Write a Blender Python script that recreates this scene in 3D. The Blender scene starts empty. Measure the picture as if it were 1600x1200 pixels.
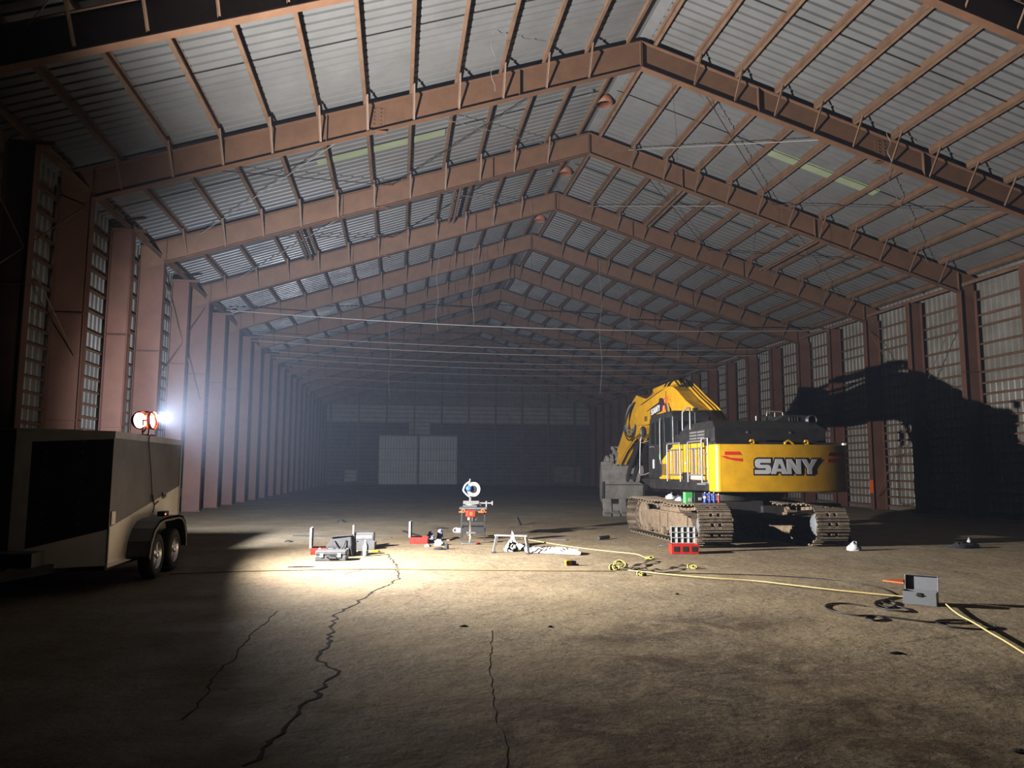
import bpy, math, random
from mathutils import Vector, Matrix
random.seed(7)
S = bpy.context.scene
COL = S.collection
R = math.radians

# ------------------------------------------------------------------ camera, world, lights, exposure
cam_d = bpy.data.cameras.new('camera')
cam_d.sensor_width = 36.0
cam_d.lens = 36.0 * 1202.0 / 1600.0
cam_d.clip_end = 400
cam = bpy.data.objects.new('camera', cam_d); COL.objects.link(cam)
_ya, _pi, _ro = 0.1462, 0.1122, 0.0047
_f = Vector((math.sin(_ya)*math.cos(_pi), math.cos(_ya)*math.cos(_pi), math.sin(_pi)))
_r = Vector((math.cos(_ya), -math.sin(_ya), 0))
_u = _r.cross(_f)
_c, _s = math.cos(_ro), math.sin(_ro)
_r2 = _r*_c + _u*_s
_u2 = _u*_c - _r*_s
cam.matrix_world = Matrix(((_r2.x, _u2.x, -_f.x, 0), (_r2.y, _u2.y, -_f.y, 0), (_r2.z, _u2.z, -_f.z, 1.7), (0, 0, 0, 1)))
S.camera = cam

world = bpy.data.worlds.new('night'); S.world = world; world.use_nodes = True
world.node_tree.nodes['Background'].inputs[0].default_value = (0.02, 0.025, 0.035, 1)
world.node_tree.nodes['Background'].inputs[1].default_value = 0.02

# thin bluish dust hanging in the air
_vs = world.node_tree.nodes.new('ShaderNodeVolumeScatter')
_vs.inputs['Color'].default_value = (0.58, 0.72, 1.0, 1); _vs.inputs['Density'].default_value = 0.00095; _vs.inputs['Anisotropy'].default_value = 0.0
world.node_tree.links.new(_vs.outputs['Volume'], world.node_tree.nodes['World Output'].inputs['Volume'])

S.view_settings.view_transform = 'Standard'
S.view_settings.look = 'None'
S.view_settings.gamma = 1
S.view_settings.use_curve_mapping = False
S.view_settings.exposure = 0.0
S.cycles.use_denoising = True
try:
    S.cycles.denoiser = 'OPENIMAGEDENOISE'
except Exception:
    pass
S.cycles.max_bounces = 7
S.cycles.diffuse_bounces = 0
S.cycles.glossy_bounces = 3
S.cycles.volume_bounces = 1
S.cycles.transparent_max_bounces = 8
S.cycles.caustics_reflective = False
S.cycles.caustics_refractive = False
S.cycles.sample_clamp_indirect = 4.0

LAMP = Vector((-4.21, 13.72, 2.506))          # the work light standing on the trailer roof

def spot(name, loc, aim, power, size, blend, col, rad=0.09):
    d = bpy.data.lights.new(name, 'SPOT')
    d.energy = power; d.spot_size = R(size); d.spot_blend = blend; d.color = col; d.shadow_soft_size = rad
    o = bpy.data.objects.new(name, d); COL.objects.link(o)
    o.location = loc
    o.rotation_euler = Vector(aim).to_track_quat('-Z', 'Y').to_euler()
    return o
LCOL = (1.0, 0.965, 0.95)
spot('lamp_flood', LAMP + Vector((0.18, 0.0, 0.02)), (0.92, 0.13, 0.39), 18500, 174, 1.0, LCOL, 0.05)
spot('lamp_far', LAMP + Vector((0.15, 0.21, 0.06)), (0.10, 0.99, 0.06), 17000, 82, 1.0, (0.78, 0.85, 1.0), 0.05)
spot('lamp_spill', LAMP + Vector((0.12, 0.23, 0.06)), (0.0, 0.97, 0.23), 650, 102, 1.0, (1.0, 0.96, 0.93), 0.05)


# ------------------------------------------------------------------ helpers
def tag(o, label=None, cat=None, group=None, kind=None):
    if label: o['label'] = label
    if cat: o['category'] = cat
    if group: o['group'] = group
    if kind: o['kind'] = kind
    return o

def empty(name, loc=(0, 0, 0), rz=0.0, label=None, cat=None, group=None, kind=None, parent=None):
    o = bpy.data.objects.new(name, None); COL.objects.link(o)
    o.location = loc; o.rotation_euler = (0, 0, rz)
    o.empty_display_size = 0.1
    if parent: o.parent = parent
    return tag(o, label, cat, group, kind)

class MB:
    """collects polygons; build() links them as one mesh object"""
    def __init__(s): s.v = []; s.f = []; s.m = []; s.sm = []
    def add(s, vs, fs, M=None, mi=0, smooth=False):
        b = len(s.v)
        for p in vs:
            p = Vector(p)
            if M is not None: p = M @ p
            s.v.append(tuple(p))
        for f in fs:
            s.f.append(tuple(b+i for i in f)); s.m.append(mi); s.sm.append(smooth)
        return s
    def box(s, x0, x1, y0, y1, z0, z1, M=None, mi=0):
        if x0 > x1: x0, x1 = x1, x0
        if y0 > y1: y0, y1 = y1, y0
        if z0 > z1: z0, z1 = z1, z0
        vs = [(x0,y0,z0),(x1,y0,z0),(x1,y1,z0),(x0,y1,z0),(x0,y0,z1),(x1,y0,z1),(x1,y1,z1),(x0,y1,z1)]
        fs = [(0,3,2,1),(4,5,6,7),(0,1,5,4),(1,2,6,5),(2,3,7,6),(3,0,4,7)]
        return s.add(vs, fs, M, mi)
    def prism(s, pts, a0, a1, axis='x', M=None, mi=0):
        """polygon pts (2-tuples) extruded along axis: x -> (y,z); y -> (x,z); z -> (x,y)"""
        n = len(pts)
        def P(p, a):
            return {'x': (a, p[0], p[1]), 'y': (p[0], a, p[1]), 'z': (p[0], p[1], a)}[axis]
        vs = [P(p, a0) for p in pts] + [P(p, a1) for p in pts]
        area = sum(pts[i][0]*pts[(i+1) % n][1] - pts[(i+1) % n][0]*pts[i][1] for i in range(n))
        ccw = (area > 0) == (a1 > a0)
        if axis == 'y': ccw = not ccw
        f0, f1 = list(range(n)), list(range(n, 2*n))
        fs = []
        if ccw:
            fs.append(tuple(reversed(f0))); fs.append(tuple(f1))
            fs += [(i, (i+1) % n, n+(i+1) % n, n+i) for i in range(n)]
        else:
            fs.append(tuple(f0)); fs.append(tuple(reversed(f1)))
            fs += [(i, n+i, n+(i+1) % n, (i+1) % n) for i in range(n)]
        return s.add(vs, fs, M, mi)
    def bar(s, p, q, w, h, up=(0, 0, 1), mi=0):
        """rectangular bar from p to q"""
        p, q = Vector(p), Vector(q); d = (q-p)
        L = d.length; d.normalize(); up = Vector(up)
        side = d.cross(up)
        if side.length < 1e-4: side = d.cross(Vector((1, 0, 0)))
        side.normalize(); up = side.cross(d)
        M = Matrix(((side.x, d.x, up.x, p.x), (side.y, d.y, up.y, p.y), (side.z, d.z, up.z, p.z), (0, 0, 0, 1)))
        return s.box(-w/2, w/2, 0, L, -h/2, h/2, M, mi)
    def tube(s, pts, r, n=8, mi=0, cap=True, closed=False):
        """round tube along points; r may be a list"""
        pts = [Vector(p) for p in pts]; N = len(pts)
        rs = r if isinstance(r, (list, tuple)) else [r]*N
        rings = []; prev = None
        for i, p in enumerate(pts):
            if closed: t = pts[(i+1) % N] - pts[i-1]
            elif i == 0: t = pts[1]-p
            elif i == N-1: t = p-pts[i-1]
            else: t = pts[i+1]-pts[i-1]
            if t.length < 1e-9: t = Vector((0, 0, 1))
            t.normalize()
            if prev is None:
                a = t.cross(Vector((0, 0, 1)))
                if a.length < 1e-3: a = t.cross(Vector((1, 0, 0)))
            else:
                a = prev - t*prev.dot(t)
                if a.length < 1e-6: a = t.cross(Vector((0, 0, 1)))
            a.normalize(); prev = a; b = t.cross(a)
            rings.append([p + (a*math.cos(2*math.pi*k/n) + b*math.sin(2*math.pi*k/n))*rs[i] for k in range(n)])
        vs = [v for rg in rings for v in rg]; fs = []
        for i in range(N if closed else N-1):
            j = (i+1) % N
            for k in range(n):
                k2 = (k+1) % n
                fs.append((i*n+k, i*n+k2, j*n+k2, j*n+k))
        s.add(vs, fs, None, mi, True)
        if cap and not closed:
            s.add(rings[0], [tuple(reversed(range(n)))], None, mi)
            s.add(rings[-1], [tuple(range(n))], None, mi)
        return s
    def cyl(s, p, q, r, n=16, mi=0, r2=None):
        return s.tube([p, q], [r, r if r2 is None else r2], n, mi)
    def lathe(s, prof, M=None, n=20, mi=0, smooth=True):
        """prof: list of (r,z) turned about local z"""
        vs = []; fs = []; N = len(prof)
        for (r, z) in prof:
            for k in range(n):
                a = 2*math.pi*k/n
                vs.append((r*math.cos(a), r*math.sin(a), z))
        for i in range(N-1):
            for k in range(n):
                k2 = (k+1) % n
                fs.append((i*n+k, i*n+k2, (i+1)*n+k2, (i+1)*n+k))
        s.add(vs, fs, M, mi, smooth)
        shut = abs(prof[0][0]-prof[-1][0])+abs(prof[0][1]-prof[-1][1]) < 1e-6
        if prof[0][0] > 1e-5 and not shut: s.add(vs[:n], [tuple(reversed(range(n)))], M, mi)
        if prof[-1][0] > 1e-5 and not shut: s.add(vs[-n:], [tuple(range(n))], M, mi)
        return s
    def ball(s, c, rx, ry, rz, n=12, mi=0, M=None):
        prof = [(math.sin(math.pi*i/8), -math.cos(math.pi*i/8)) for i in range(9)]
        prof[0] = (1e-4, -1); prof[-1] = (1e-4, 1)
        T = Matrix.Translation(Vector(c)) @ Matrix.Diagonal((rx, ry, rz, 1))
        if M is not None: T = M @ T
        return s.lathe(prof, T, n, mi)
    def build(s, name, mat, parent=None, bevel=0.0, seg=2, label=None, cat=None, group=None, kind=None, loc=None, rz=None, subsurf=0):
        me = bpy.data.meshes.new(name)
        me.from_pydata(s.v, [], s.f); me.update()
        mats = mat if isinstance(mat, (list, tuple)) else [mat]
        for m in mats: me.materials.append(m)
        me.polygons.foreach_set('material_index', s.m)
        me.polygons.foreach_set('use_smooth', s.sm)
        o = bpy.data.objects.new(name, me); COL.objects.link(o)
        if parent is not None: o.parent = parent
        if loc is not None: o.location = loc
        if rz is not None: o.rotation_euler = (0, 0, rz)
        if bevel > 0:
            b = o.modifiers.new('edge', 'BEVEL'); b.width = bevel; b.segments = seg; b.limit_method = 'ANGLE'; b.angle_limit = R(35)
        if subsurf:
            b = o.modifiers.new('soft', 'SUBSURF'); b.levels = subsurf; b.render_levels = subsurf
        return tag(o, label, cat, group, kind)

def copy_tree(o, parent=None):
    c = o.copy(); COL.objects.link(c)
    if parent is not None: c.parent = parent
    for ch in list(o.children): copy_tree(ch, c)
    return c

def smoothpath(pts, n=6):
    """Catmull-Rom through points"""
    pts = [Vector(p) for p in pts]; out = []
    for i in range(len(pts)-1):
        p0 = pts[max(i-1, 0)]; p1 = pts[i]; p2 = pts[i+1]; p3 = pts[min(i+2, len(pts)-1)]
        for k in range(n):
            t = k/n
            out.append(0.5*((2*p1)+(p2-p0)*t+(2*p0-5*p1+4*p2-p3)*t*t+(3*p1-p0-3*p2+p3)*t**3))
    out.append(pts[-1]); return out

# ------------------------------------------------------------------ materials
def mat(name, col, rough=0.6, metal=0.0, noise=0.0, nscale=4.0, col2=None, bump=0.0, bscale=30.0, emit=None, estr=0.0, trans=0.0, coat=0.0, spec=0.5, rvar=0.0):
    m = bpy.data.materials.new(name); m.use_nodes = True
    nt = m.node_tree; N = nt.nodes; L = nt.links; b = N['Principled BSDF']
    b.inputs['Base Color'].default_value = (*col, 1); b.inputs['Roughness'].default_value = rough
    b.inputs['Metallic'].default_value = metal
    b.inputs['Specular IOR Level'].default_value = spec
    if trans: b.inputs['Transmission Weight'].default_value = trans
    if coat: b.inputs['Coat Weight'].default_value = coat
    if emit: b.inputs['Emission Color'].default_value = (*emit, 1); b.inputs['Emission Strength'].default_value = estr
    if noise or col2 or bump or rvar:
        tc = N.new('ShaderNodeTexCoord')
        nz = N.new('ShaderNodeTexNoise'); nz.inputs['Scale'].default_value = nscale; nz.inputs['Detail'].default_value = 6; nz.inputs['Roughness'].default_value = 0.65
        L.new(tc.outputs['Object'], nz.inputs['Vector'])
        if noise or col2:
            rp = N.new('ShaderNodeMapRange'); rp.inputs['From Min'].default_value = 0.35; rp.inputs['From Max'].default_value = 0.68
            L.new(nz.outputs['Fac'], rp.inputs['Value'])
            mx = N.new('ShaderNodeMix'); mx.data_type = 'RGBA'
            c2 = col2 if col2 else tuple(c*(1-noise) for c in col)
            mx.inputs['A'].default_value = (*col, 1); mx.inputs['B'].default_value = (*c2, 1)
            L.new(rp.outputs['Result'], mx.inputs['Factor']); L.new(mx.outputs['Result'], b.inputs['Base Color'])
        if rvar:
            r2 = N.new('ShaderNodeMapRange'); r2.inputs['From Min'].default_value = 0.3; r2.inputs['From Max'].default_value = 0.7
            r2.inputs['To Min'].default_value = max(0.02, rough-rvar); r2.inputs['To Max'].default_value = min(1, rough+rvar)
            L.new(nz.outputs['Fac'], r2.inputs['Value']); L.new(r2.outputs['Result'], b.inputs['Roughness'])
        if bump:
            n2 = N.new('ShaderNodeTexNoise'); n2.inputs['Scale'].default_value = bscale; n2.inputs['Detail'].default_value = 5
            L.new(tc.outputs['Object'], n2.inputs['Vector'])
            bp = N.new('ShaderNodeBump'); bp.inputs['Strength'].default_value = bump; bp.inputs['Distance'].default_value = 0.02
            L.new(n2.outputs['Fac'], bp.inputs['Height']); L.new(bp.outputs['Normal'], b.inputs['Normal'])
    return m

M = {}
M['oxide'] = mat('red_oxide_steel', (0.215, 0.112, 0.060), 0.62, 0.0, col2=(0.155, 0.08, 0.045), nscale=1.6, bump=0.15, bscale=14)
M['oxidecol'] = mat('red_oxide_column', (0.19, 0.086, 0.055), 0.62, 0.0, col2=(0.135, 0.064, 0.043), nscale=1.1, bump=0.15, bscale=14)
M['oxide2'] = mat('red_oxide_purlin', (0.26, 0.155, 0.092), 0.6, 0.0, col2=(0.17, 0.10, 0.06), nscale=2.2)
M['galv'] = mat('galvanised_roof_sheet', (0.33, 0.33, 0.32), 0.44, 0.3, col2=(0.24, 0.24, 0.23), nscale=0.7, rvar=0.1)
M['galvwall'] = mat('galvanised_wall_sheet', (0.36, 0.34, 0.30), 0.55, 0.3, col2=(0.24, 0.215, 0.18), nscale=0.9)
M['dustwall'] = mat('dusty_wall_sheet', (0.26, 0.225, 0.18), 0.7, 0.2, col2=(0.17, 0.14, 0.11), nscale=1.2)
M['darkgable'] = mat('dark_gable_sheet', (0.115, 0.105, 0.09), 0.75, 0.1, col2=(0.07, 0.06, 0.05), nscale=0.8)  # darker sheet tone for the lower part of the far gable
M['doorsheet'] = mat('door_sheet', (0.62, 0.60, 0.56), 0.55, 0.2, col2=(0.5, 0.48, 0.44), nscale=0.6)
M['greenlight'] = mat('green_fibreglass_sheet', (0.44, 0.50, 0.31), 0.55, 0.0, col2=(0.34, 0.40, 0.24), nscale=1.0)
M['wire'] = mat('grey_wire', (0.45, 0.42, 0.38), 0.5, 0.3)
M['blackcable'] = mat('black_cable', (0.012, 0.012, 0.012), 0.5)
M['yellow'] = mat('yellow_paint', (0.80, 0.42, 0.02), 0.35, 0.0, noise=0.25, nscale=3.0, coat=0.3, rvar=0.08)
M['black'] = mat('black_paint', (0.018, 0.018, 0.019), 0.42, 0.0, col2=(0.03, 0.028, 0.026), nscale=5, rvar=0.12)
M['glass'] = mat('dark_cab_glass', (0.012, 0.014, 0.016), 0.06, 0.0, spec=0.8)
M['steel'] = mat('bare_steel', (0.55, 0.54, 0.52), 0.35, 0.8, noise=0.4, nscale=8)
M['rail'] = mat('grey_rail_paint', (0.29, 0.285, 0.28), 0.4, 0.4, noise=0.3, nscale=9)
M['chrome'] = mat('chrome_rod', (0.8, 0.8, 0.8), 0.12, 1.0)
M['mud'] = mat('dried_mud', (0.27, 0.19, 0.115), 0.9, 0.0, col2=(0.15, 0.11, 0.075), nscale=6, bump=0.6, bscale=18)
M['mudsteel'] = mat('muddy_track_steel', (0.20, 0.155, 0.11), 0.75, 0.1, col2=(0.34, 0.26, 0.17), nscale=5, bump=0.4, bscale=25)
M['wornsteel'] = mat('worn_bucket_steel', (0.27, 0.25, 0.22), 0.65, 0.1, col2=(0.15, 0.13, 0.11), nscale=2.5, bump=0.25, bscale=16)
M['darksteel'] = mat('dark_steel', (0.06, 0.055, 0.05), 0.5, 0.4, noise=0.3, nscale=7)
M['silver'] = mat('silver_letter', (0.62, 0.62, 0.62), 0.4, 0.2)
M['white'] = mat('white_paint', (0.78, 0.78, 0.76), 0.5, noise=0.12, nscale=6)
M['red'] = mat('red_plastic', (0.62, 0.035, 0.022), 0.42, noise=0.15, nscale=12)
M['redpaint'] = mat('red_decal', (0.6, 0.03, 0.02), 0.45)
M['blue'] = mat('blue_plastic', (0.03, 0.07, 0.5), 0.4, noise=0.1, nscale=10)
M['green'] = mat('green_card', (0.12, 0.72, 0.16), 0.5)
M['orange'] = mat('orange_paint', (0.9, 0.14, 0.02), 0.5)
M['rubber'] = mat('tyre_rubber', (0.017, 0.016, 0.015), 0.8, noise=0.2, nscale=9, bump=0.2, bscale=40)
M['alloy'] = mat('alloy_wheel', (0.65, 0.65, 0.64), 0.3, 0.9)
M['trailerwhite'] = mat('white_trailer_panel', (0.80, 0.74, 0.62), 0.6, 0.85, col2=(0.66, 0.60, 0.49), nscale=1.6)
M['trailerblack'] = mat('black_trailer_panel', (0.15, 0.14, 0.13), 0.55, 0.85, col2=(0.21, 0.195, 0.18), nscale=1.4)
M['fender'] = mat('weathered_fender', (0.17, 0.15, 0.125), 0.5, 0.3, noise=0.3, nscale=5)
M['trailertrim'] = mat('aluminium_trim', (0.50, 0.46, 0.40), 0.55, 0.85, noise=0.2, nscale=5)
M['greyplastic'] = mat('grey_plastic', (0.115, 0.118, 0.122), 0.5, noise=0.2, nscale=14)
M['darkplastic'] = mat('dark_plastic', (0.03, 0.03, 0.032), 0.5, noise=0.2, nscale=14)
M['bagcloth'] = mat('black_canvas', (0.045, 0.045, 0.048), 0.85, noise=0.3, nscale=10, bump=0.4, bscale=60)
M['clear'] = mat('clear_plastic', (0.80, 0.82, 0.82), 0.35, trans=0.25, spec=0.5)
M['water'] = mat('clear_bottle', (0.8, 0.88, 0.95), 0.1, trans=0.8)
M['cloth'] = mat('white_cloth', (0.80, 0.77, 0.70), 0.9, noise=0.2, nscale=8, bump=0.3, bscale=30)
M['rag'] = mat('blue_white_rag', (0.55, 0.6, 0.75), 0.9, col2=(0.16, 0.2, 0.42), nscale=10)
M['grey'] = mat('grey_hammered_paint', (0.33, 0.34, 0.36), 0.45, 0.35, noise=0.15, nscale=60, bump=0.2, bscale=120)
M['yellowcord'] = mat('yellow_cord', (0.74, 0.58, 0.22), 0.6)
M['dirtycord'] = mat('dirty_yellow_cord', (0.42, 0.31, 0.10), 0.7)
M['strap'] = mat('yellow_strap', (0.75, 0.62, 0.12), 0.7, col2=(0.35, 0.3, 0.12), nscale=20)
M['brownstrap'] = mat('brown_strap', (0.07, 0.05, 0.035), 0.85)
M['wood'] = mat('wood_offcut', (0.35, 0.22, 0.11), 0.75, noise=0.4, nscale=10)
M['aluminium'] = mat('aluminium', (0.66, 0.65, 0.66), 0.35, 0.7, noise=0.15, nscale=9)
M['bluetool'] = mat('blue_tool_body', (0.05, 0.17, 0.55), 0.4)
M['crack'] = mat('crack_dirt', (0.012, 0.009, 0.007), 0.95)
M['crackdirt'] = mat('dirt_filled_crack', (0.13, 0.098, 0.066), 0.95)
M['ventrust'] = mat('orange_rust', (0.42, 0.17, 0.085), 0.7, noise=0.3, nscale=6)
M['lens'] = mat('lit_lens', (1, 1, 1), 0.4, emit=(1.0, 0.93, 0.95), estr=30.0)
M['redlens'] = mat('red_indicator', (0.8, 0.05, 0.02), 0.4, emit=(1.0, 0.15, 0.05), estr=6.0)
# ------------------------------------------------------------------ the hall
XL, XR, XC = -7.91, 21.72, 6.8
ZB, DEP = 13.44, 0.79
SL = (13.44-8.62)/(XC-XL)
SR = (13.44-8.77)/(XR-XC)
Y0, Y1 = -1.0, 89.3
WL, WR = -8.95, 22.62           # wall sheets
def FY(k): return 20.6 + 6.24*(k-1)
def zb(x): return ZB - (SL*(XC-x) if x < XC else SR*(x-XC))

# floor
def floor_material():
    m = bpy.data.materials.new('stained_concrete'); m.use_nodes = True
    nt = m.node_tree; N = nt.nodes; L = nt.links; b = N['Principled BSDF']
    tc = N.new('ShaderNodeTexCoord')
    def noise(scale, detail=8, rough=0.62, dist=0.0, vec=None):
        n = N.new('ShaderNodeTexNoise'); n.inputs['Scale'].default_value = scale; n.inputs['Detail'].default_value = detail
        n.inputs['Roughness'].default_value = rough; n.inputs['Distortion'].default_value = dist
        L.new(vec if vec else tc.outputs['Object'], n.inputs['Vector']); return n.outputs['Fac']
    def rng(v, a, c, lo=0.0, hi=1.0):
        r = N.new('ShaderNodeMapRange'); r.inputs['From Min'].default_value = a; r.inputs['From Max'].default_value = c
        r.inputs['To Min'].default_value = lo; r.inputs['To Max'].default_value = hi; L.new(v, r.inputs['Value']); return r.outputs['Result']
    def mix(a, c2, fac):
        x = N.new('ShaderNodeMix'); x.data_type = 'RGBA'
        if isinstance(a, tuple): x.inputs['A'].default_value = (*a, 1)
        else: L.new(a, x.inputs['A'])
        if isinstance(c2, tuple): x.inputs['B'].default_value = (*c2, 1)
        else: L.new(c2, x.inputs['B'])
        L.new(fac, x.inputs['Factor']); return x.outputs['Result']
    def math2(op, a, c2):
        x = N.new('ShaderNodeMath'); x.operation = op
        for i, q in enumerate((a, c2)):
            if isinstance(q, (int, float)): x.inputs[i].default_value = q
            else: L.new(q, x.inputs[i])
        return x.outputs[0]
    def blob(cx, cy, rx, ry, rot=0.0):
        mp = N.new('ShaderNodeMapping'); mp.vector_type = 'TEXTURE'
        mp.inputs['Location'].default_value = (cx, cy, 0); mp.inputs['Scale'].default_value = (rx, ry, 1); mp.inputs['Rotation'].default_value = (0, 0, rot)
        L.new(tc.outputs['Object'], mp.inputs['Vector'])
        g = N.new('ShaderNodeTexGradient'); g.gradient_type = 'SPHERICAL'
        L.new(mp.outputs['Vector'], g.inputs['Vector']); return g.outputs['Fac']
    base = mix((0.45, 0.345, 0.205), (0.34, 0.25, 0.145), rng(noise(0.22, 6, 0.6), 0.4, 0.62))
    base = mix(base, (0.50, 0.395, 0.245), rng(noise(1.1, 8, 0.7, 0.4), 0.5, 0.72))
    # long scuffs across the slab
    mp = N.new('ShaderNodeMapping'); mp.inputs['Scale'].default_value = (0.35, 2.6, 1); mp.inputs['Rotation'].default_value = (0, 0, 0.25)
    L.new(tc.outputs['Object'], mp.inputs['Vector'])
    base = mix(base, (0.20, 0.15, 0.10), rng(noise(1.4, 9, 0.72, 0.6, mp.outputs['Vector']), 0.56, 0.78, 0, 0.75))
    # oil and dirt stains with their own places on the slab
    st = None
    for (cx, cy, rx, ry, ro) in ((2.6, 6.4, 2.0, 1.6, 0.3), (3.1, 4.9, 1.4, 1.8, -0.4), (3.4, 8.4, 1.6, 0.8, 0.2), (1.2, 5.2, 1.5, 1.2, 0.2), (2.6, 7.9, 1.1, 0.45, 0.1), (5.2, 5.6, 1.2, 1.0, 0.0)):
        bl = blob(cx, cy, rx, ry, ro)
        st = bl if st is None else math2('MAXIMUM', st, bl)
    stn = math2('MULTIPLY', rng(st, 0.0, 0.6), rng(noise(1.6, 9, 0.75, 0.8), 0.38, 0.56))
    base = mix(base, (0.085, 0.048, 0.024), math2('MULTIPLY', stn, 0.92))
    # crumbs of dry dirt
    base = mix(base, (0.10, 0.07, 0.045), rng(noise(9.0, 9, 0.75, 1.2), 0.57, 0.65, 0, 0.8))
    pale = math2('MULTIPLY', rng(blob(-2.4, 6.2, 1.6, 2.2), 0, 0.6), rng(noise(2.4, 8, 0.7, 0.5), 0.45, 0.62))
    base = mix(base, (0.55, 0.47, 0.40), math2('MULTIPLY', pale, 0.8))
    base = mix(base, (0.13, 0.095, 0.062), rng(noise(3.4, 12, 0.78, 2.2), 0.545, 0.64, 0, 0.85))
    base = mix(base, (0.52, 0.43, 0.31), rng(noise(5.5, 10, 0.75, 1.0), 0.60, 0.70, 0, 0.55))
    base = mix(base, (0.055, 0.04, 0.028), rng(noise(22.0, 8, 0.7, 1.5), 0.60, 0.66, 0, 0.85))
    def scratch(scale, dist, width, lo, hi, vec=None):
        n_ = noise(scale, 5, 0.55, dist, vec)
        d_ = math2('ABSOLUTE', math2('SUBTRACT', n_, 0.5), 0)
        return math2('MULTIPLY', rng(d_, 0.0, width, 1.0, 0.0), rng(noise(0.7, 6, 0.6), lo, hi))
    base = mix(base, (0.115, 0.085, 0.056), math2('MULTIPLY', scratch(4.0, 2.5, 0.035, 0.40, 0.55), 0.85))
    base = mix(base, (0.12, 0.09, 0.06), math2('MULTIPLY', scratch(7.0, 3.0, 0.045, 0.42, 0.58, mp.outputs['Vector']), 0.8))
    base = mix(base, (0.55, 0.46, 0.33), math2('MULTIPLY', scratch(6.0, 2.0, 0.03, 0.44, 0.6), 0.55))
    vr = N.new('ShaderNodeTexVoronoi'); vr.feature = 'DISTANCE_TO_EDGE'; vr.inputs['Scale'].default_value = 0.55
    wv = N.new('ShaderNodeTexNoise'); wv.inputs['Scale'].default_value = 1.8; wv.inputs['Detail'].default_value = 8
    L.new(tc.outputs['Object'], wv.inputs['Vector'])
    vm = N.new('ShaderNodeMix'); vm.data_type = 'RGBA'; vm.blend_type = 'LINEAR_LIGHT'; vm.inputs['Factor'].default_value = 0.35
    L.new(tc.outputs['Object'], vm.inputs['A']); L.new(wv.outputs['Color'], vm.inputs['B']); L.new(vm.outputs['Result'], vr.inputs['Vector'])
    hair = rng(vr.outputs['Distance'], 0.0, 0.012, 1.0, 0.0)
    base = mix(base, (0.10, 0.075, 0.05), math2('MULTIPLY', hair, rng(noise(0.6, 4), 0.45, 0.6, 0, 0.7)))
    L.new(base, b.inputs['Base Color'])
    L.new(rng(noise(0.8, 6), 0.35, 0.7, 0.62, 0.85), b.inputs['Roughness'])
    h = math2('ADD', math2('MULTIPLY', noise(2.2, 8, 0.65), 0.7), math2('MULTIPLY', noise(11.0, 6, 0.7), 0.14))
    bp = N.new('ShaderNodeBump'); bp.inputs['Strength'].default_value = 0.7; bp.inputs['Distance'].default_value = 0.07
    L.new(h, bp.inputs['Height']); L.new(bp.outputs['Normal'], b.inputs['Normal'])
    return m
M['floor'] = floor_material()
floor = MB().box(WL-0.1, WR+0.1, Y0, Y1+0.2, -0.2, 0.0).build('floor', M['floor'], label='dusty stained concrete floor of the hall', cat='floor', kind='structure')

CRACKS = [
(0.022, [(-0.16, 16.13), (0.02, 14.10), (0.04, 12.46), (-0.11, 11.80), (-0.33, 11.22), (-0.52, 10.20), (-0.69, 9.56), (-0.66, 8.63), (-0.63, 8.01), (-0.71, 7.56), (-0.65, 7.31), (-0.45, 6.92), (-0.49, 6.68), (-0.58, 6.32), (-0.58, 6.15), (-0.66, 5.96), (-0.66, 5.78), (-0.75, 5.27), (-0.77, 5.19), (-0.76, 5.04), (-0.85, 4.83)]),
(0.012, [(-1.39, 9.85), (-1.45, 8.73), (-1.47, 8.11), (-1.43, 7.46), (-1.47, 7.01), (-1.41, 6.35), (-1.40, 6.02), (-1.42, 5.74)]),
(0.008, [(1.03, 8.42), (0.81, 6.72), (0.75, 5.98), (0.70, 5.39), (0.71, 5.02), (0.64, 4.46)]),
(0.012, [(-0.81, 13.16), (-0.70, 13.47), (-0.58, 13.72)]),

]
for ci, (w, pts) in enumerate(CRACKS):
    rnd = random.Random(ci+3); path = []
    for i in range(len(pts)-1):
        a, c = Vector((*pts[i], 0)), Vector((*pts[i+1], 0))
        n = max(2, int((c-a).length/0.10))
        for k in range(n):
            t = k/n; d = (c-a).normalized(); s = Vector((-d.y, d.x, 0))
            path.append(a.lerp(c, t) + s*rnd.uniform(-1, 1)*(0.036, 0.022, 0.012, 0.03)[ci])
    path.append(Vector((*pts[-1], 0)))
    mb = MB(); vs = []; N = len(path)
    for i, p in enumerate(path):
        d = (path[min(i+1, N-1)]-path[max(i-1, 0)]).normalized(); s = Vector((-d.y, d.x, 0))
        ww = w*(0.35+rnd.random()*0.75)
        for q, z in ((-ww, 0.0012), (-ww*.5, 0.004), (ww*.5, 0.004), (ww, 0.0012)): vs.append(p+s*q+Vector((0, 0, z)))
    mb.add(vs, [(4*i+j, 4*i+j+1, 4*i+j+5, 4*i+j+4) for i in range(N-1) for j in range(3)])
    mb.build('crack', M['crack'] if ci in (0, 3) else M['crackdirt'], floor)

# corrugated sheets: real ribs
def ribs(a0, a1, pitch, top, depth, slope):
    """profile along one axis: list of (a, offset)"""
    out = []; a = a0
    while a < a1:
        out += [(a, 0), (a+pitch-top-2*slope, 0), (a+pitch-top-slope, depth), (a+pitch-slope, depth)]
        a += pitch
    out.append((a, 0)); return [(min(x, a1), o) for x, o in out]

def sheet(name, prof, fn0, fn1, material, **kw):
    """fn(a, off) -> point, at both ends of the ribs"""
    mb = MB(); vs = []
    for a, o in prof: vs += [fn0(a, o), fn1(a, o)]
    n = len(prof)
    mb.add(vs, [(2*i, 2*i+1, 2*i+3, 2*i+2) for i in range(n-1)])
    return mb.build(name, material, **kw)

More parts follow.
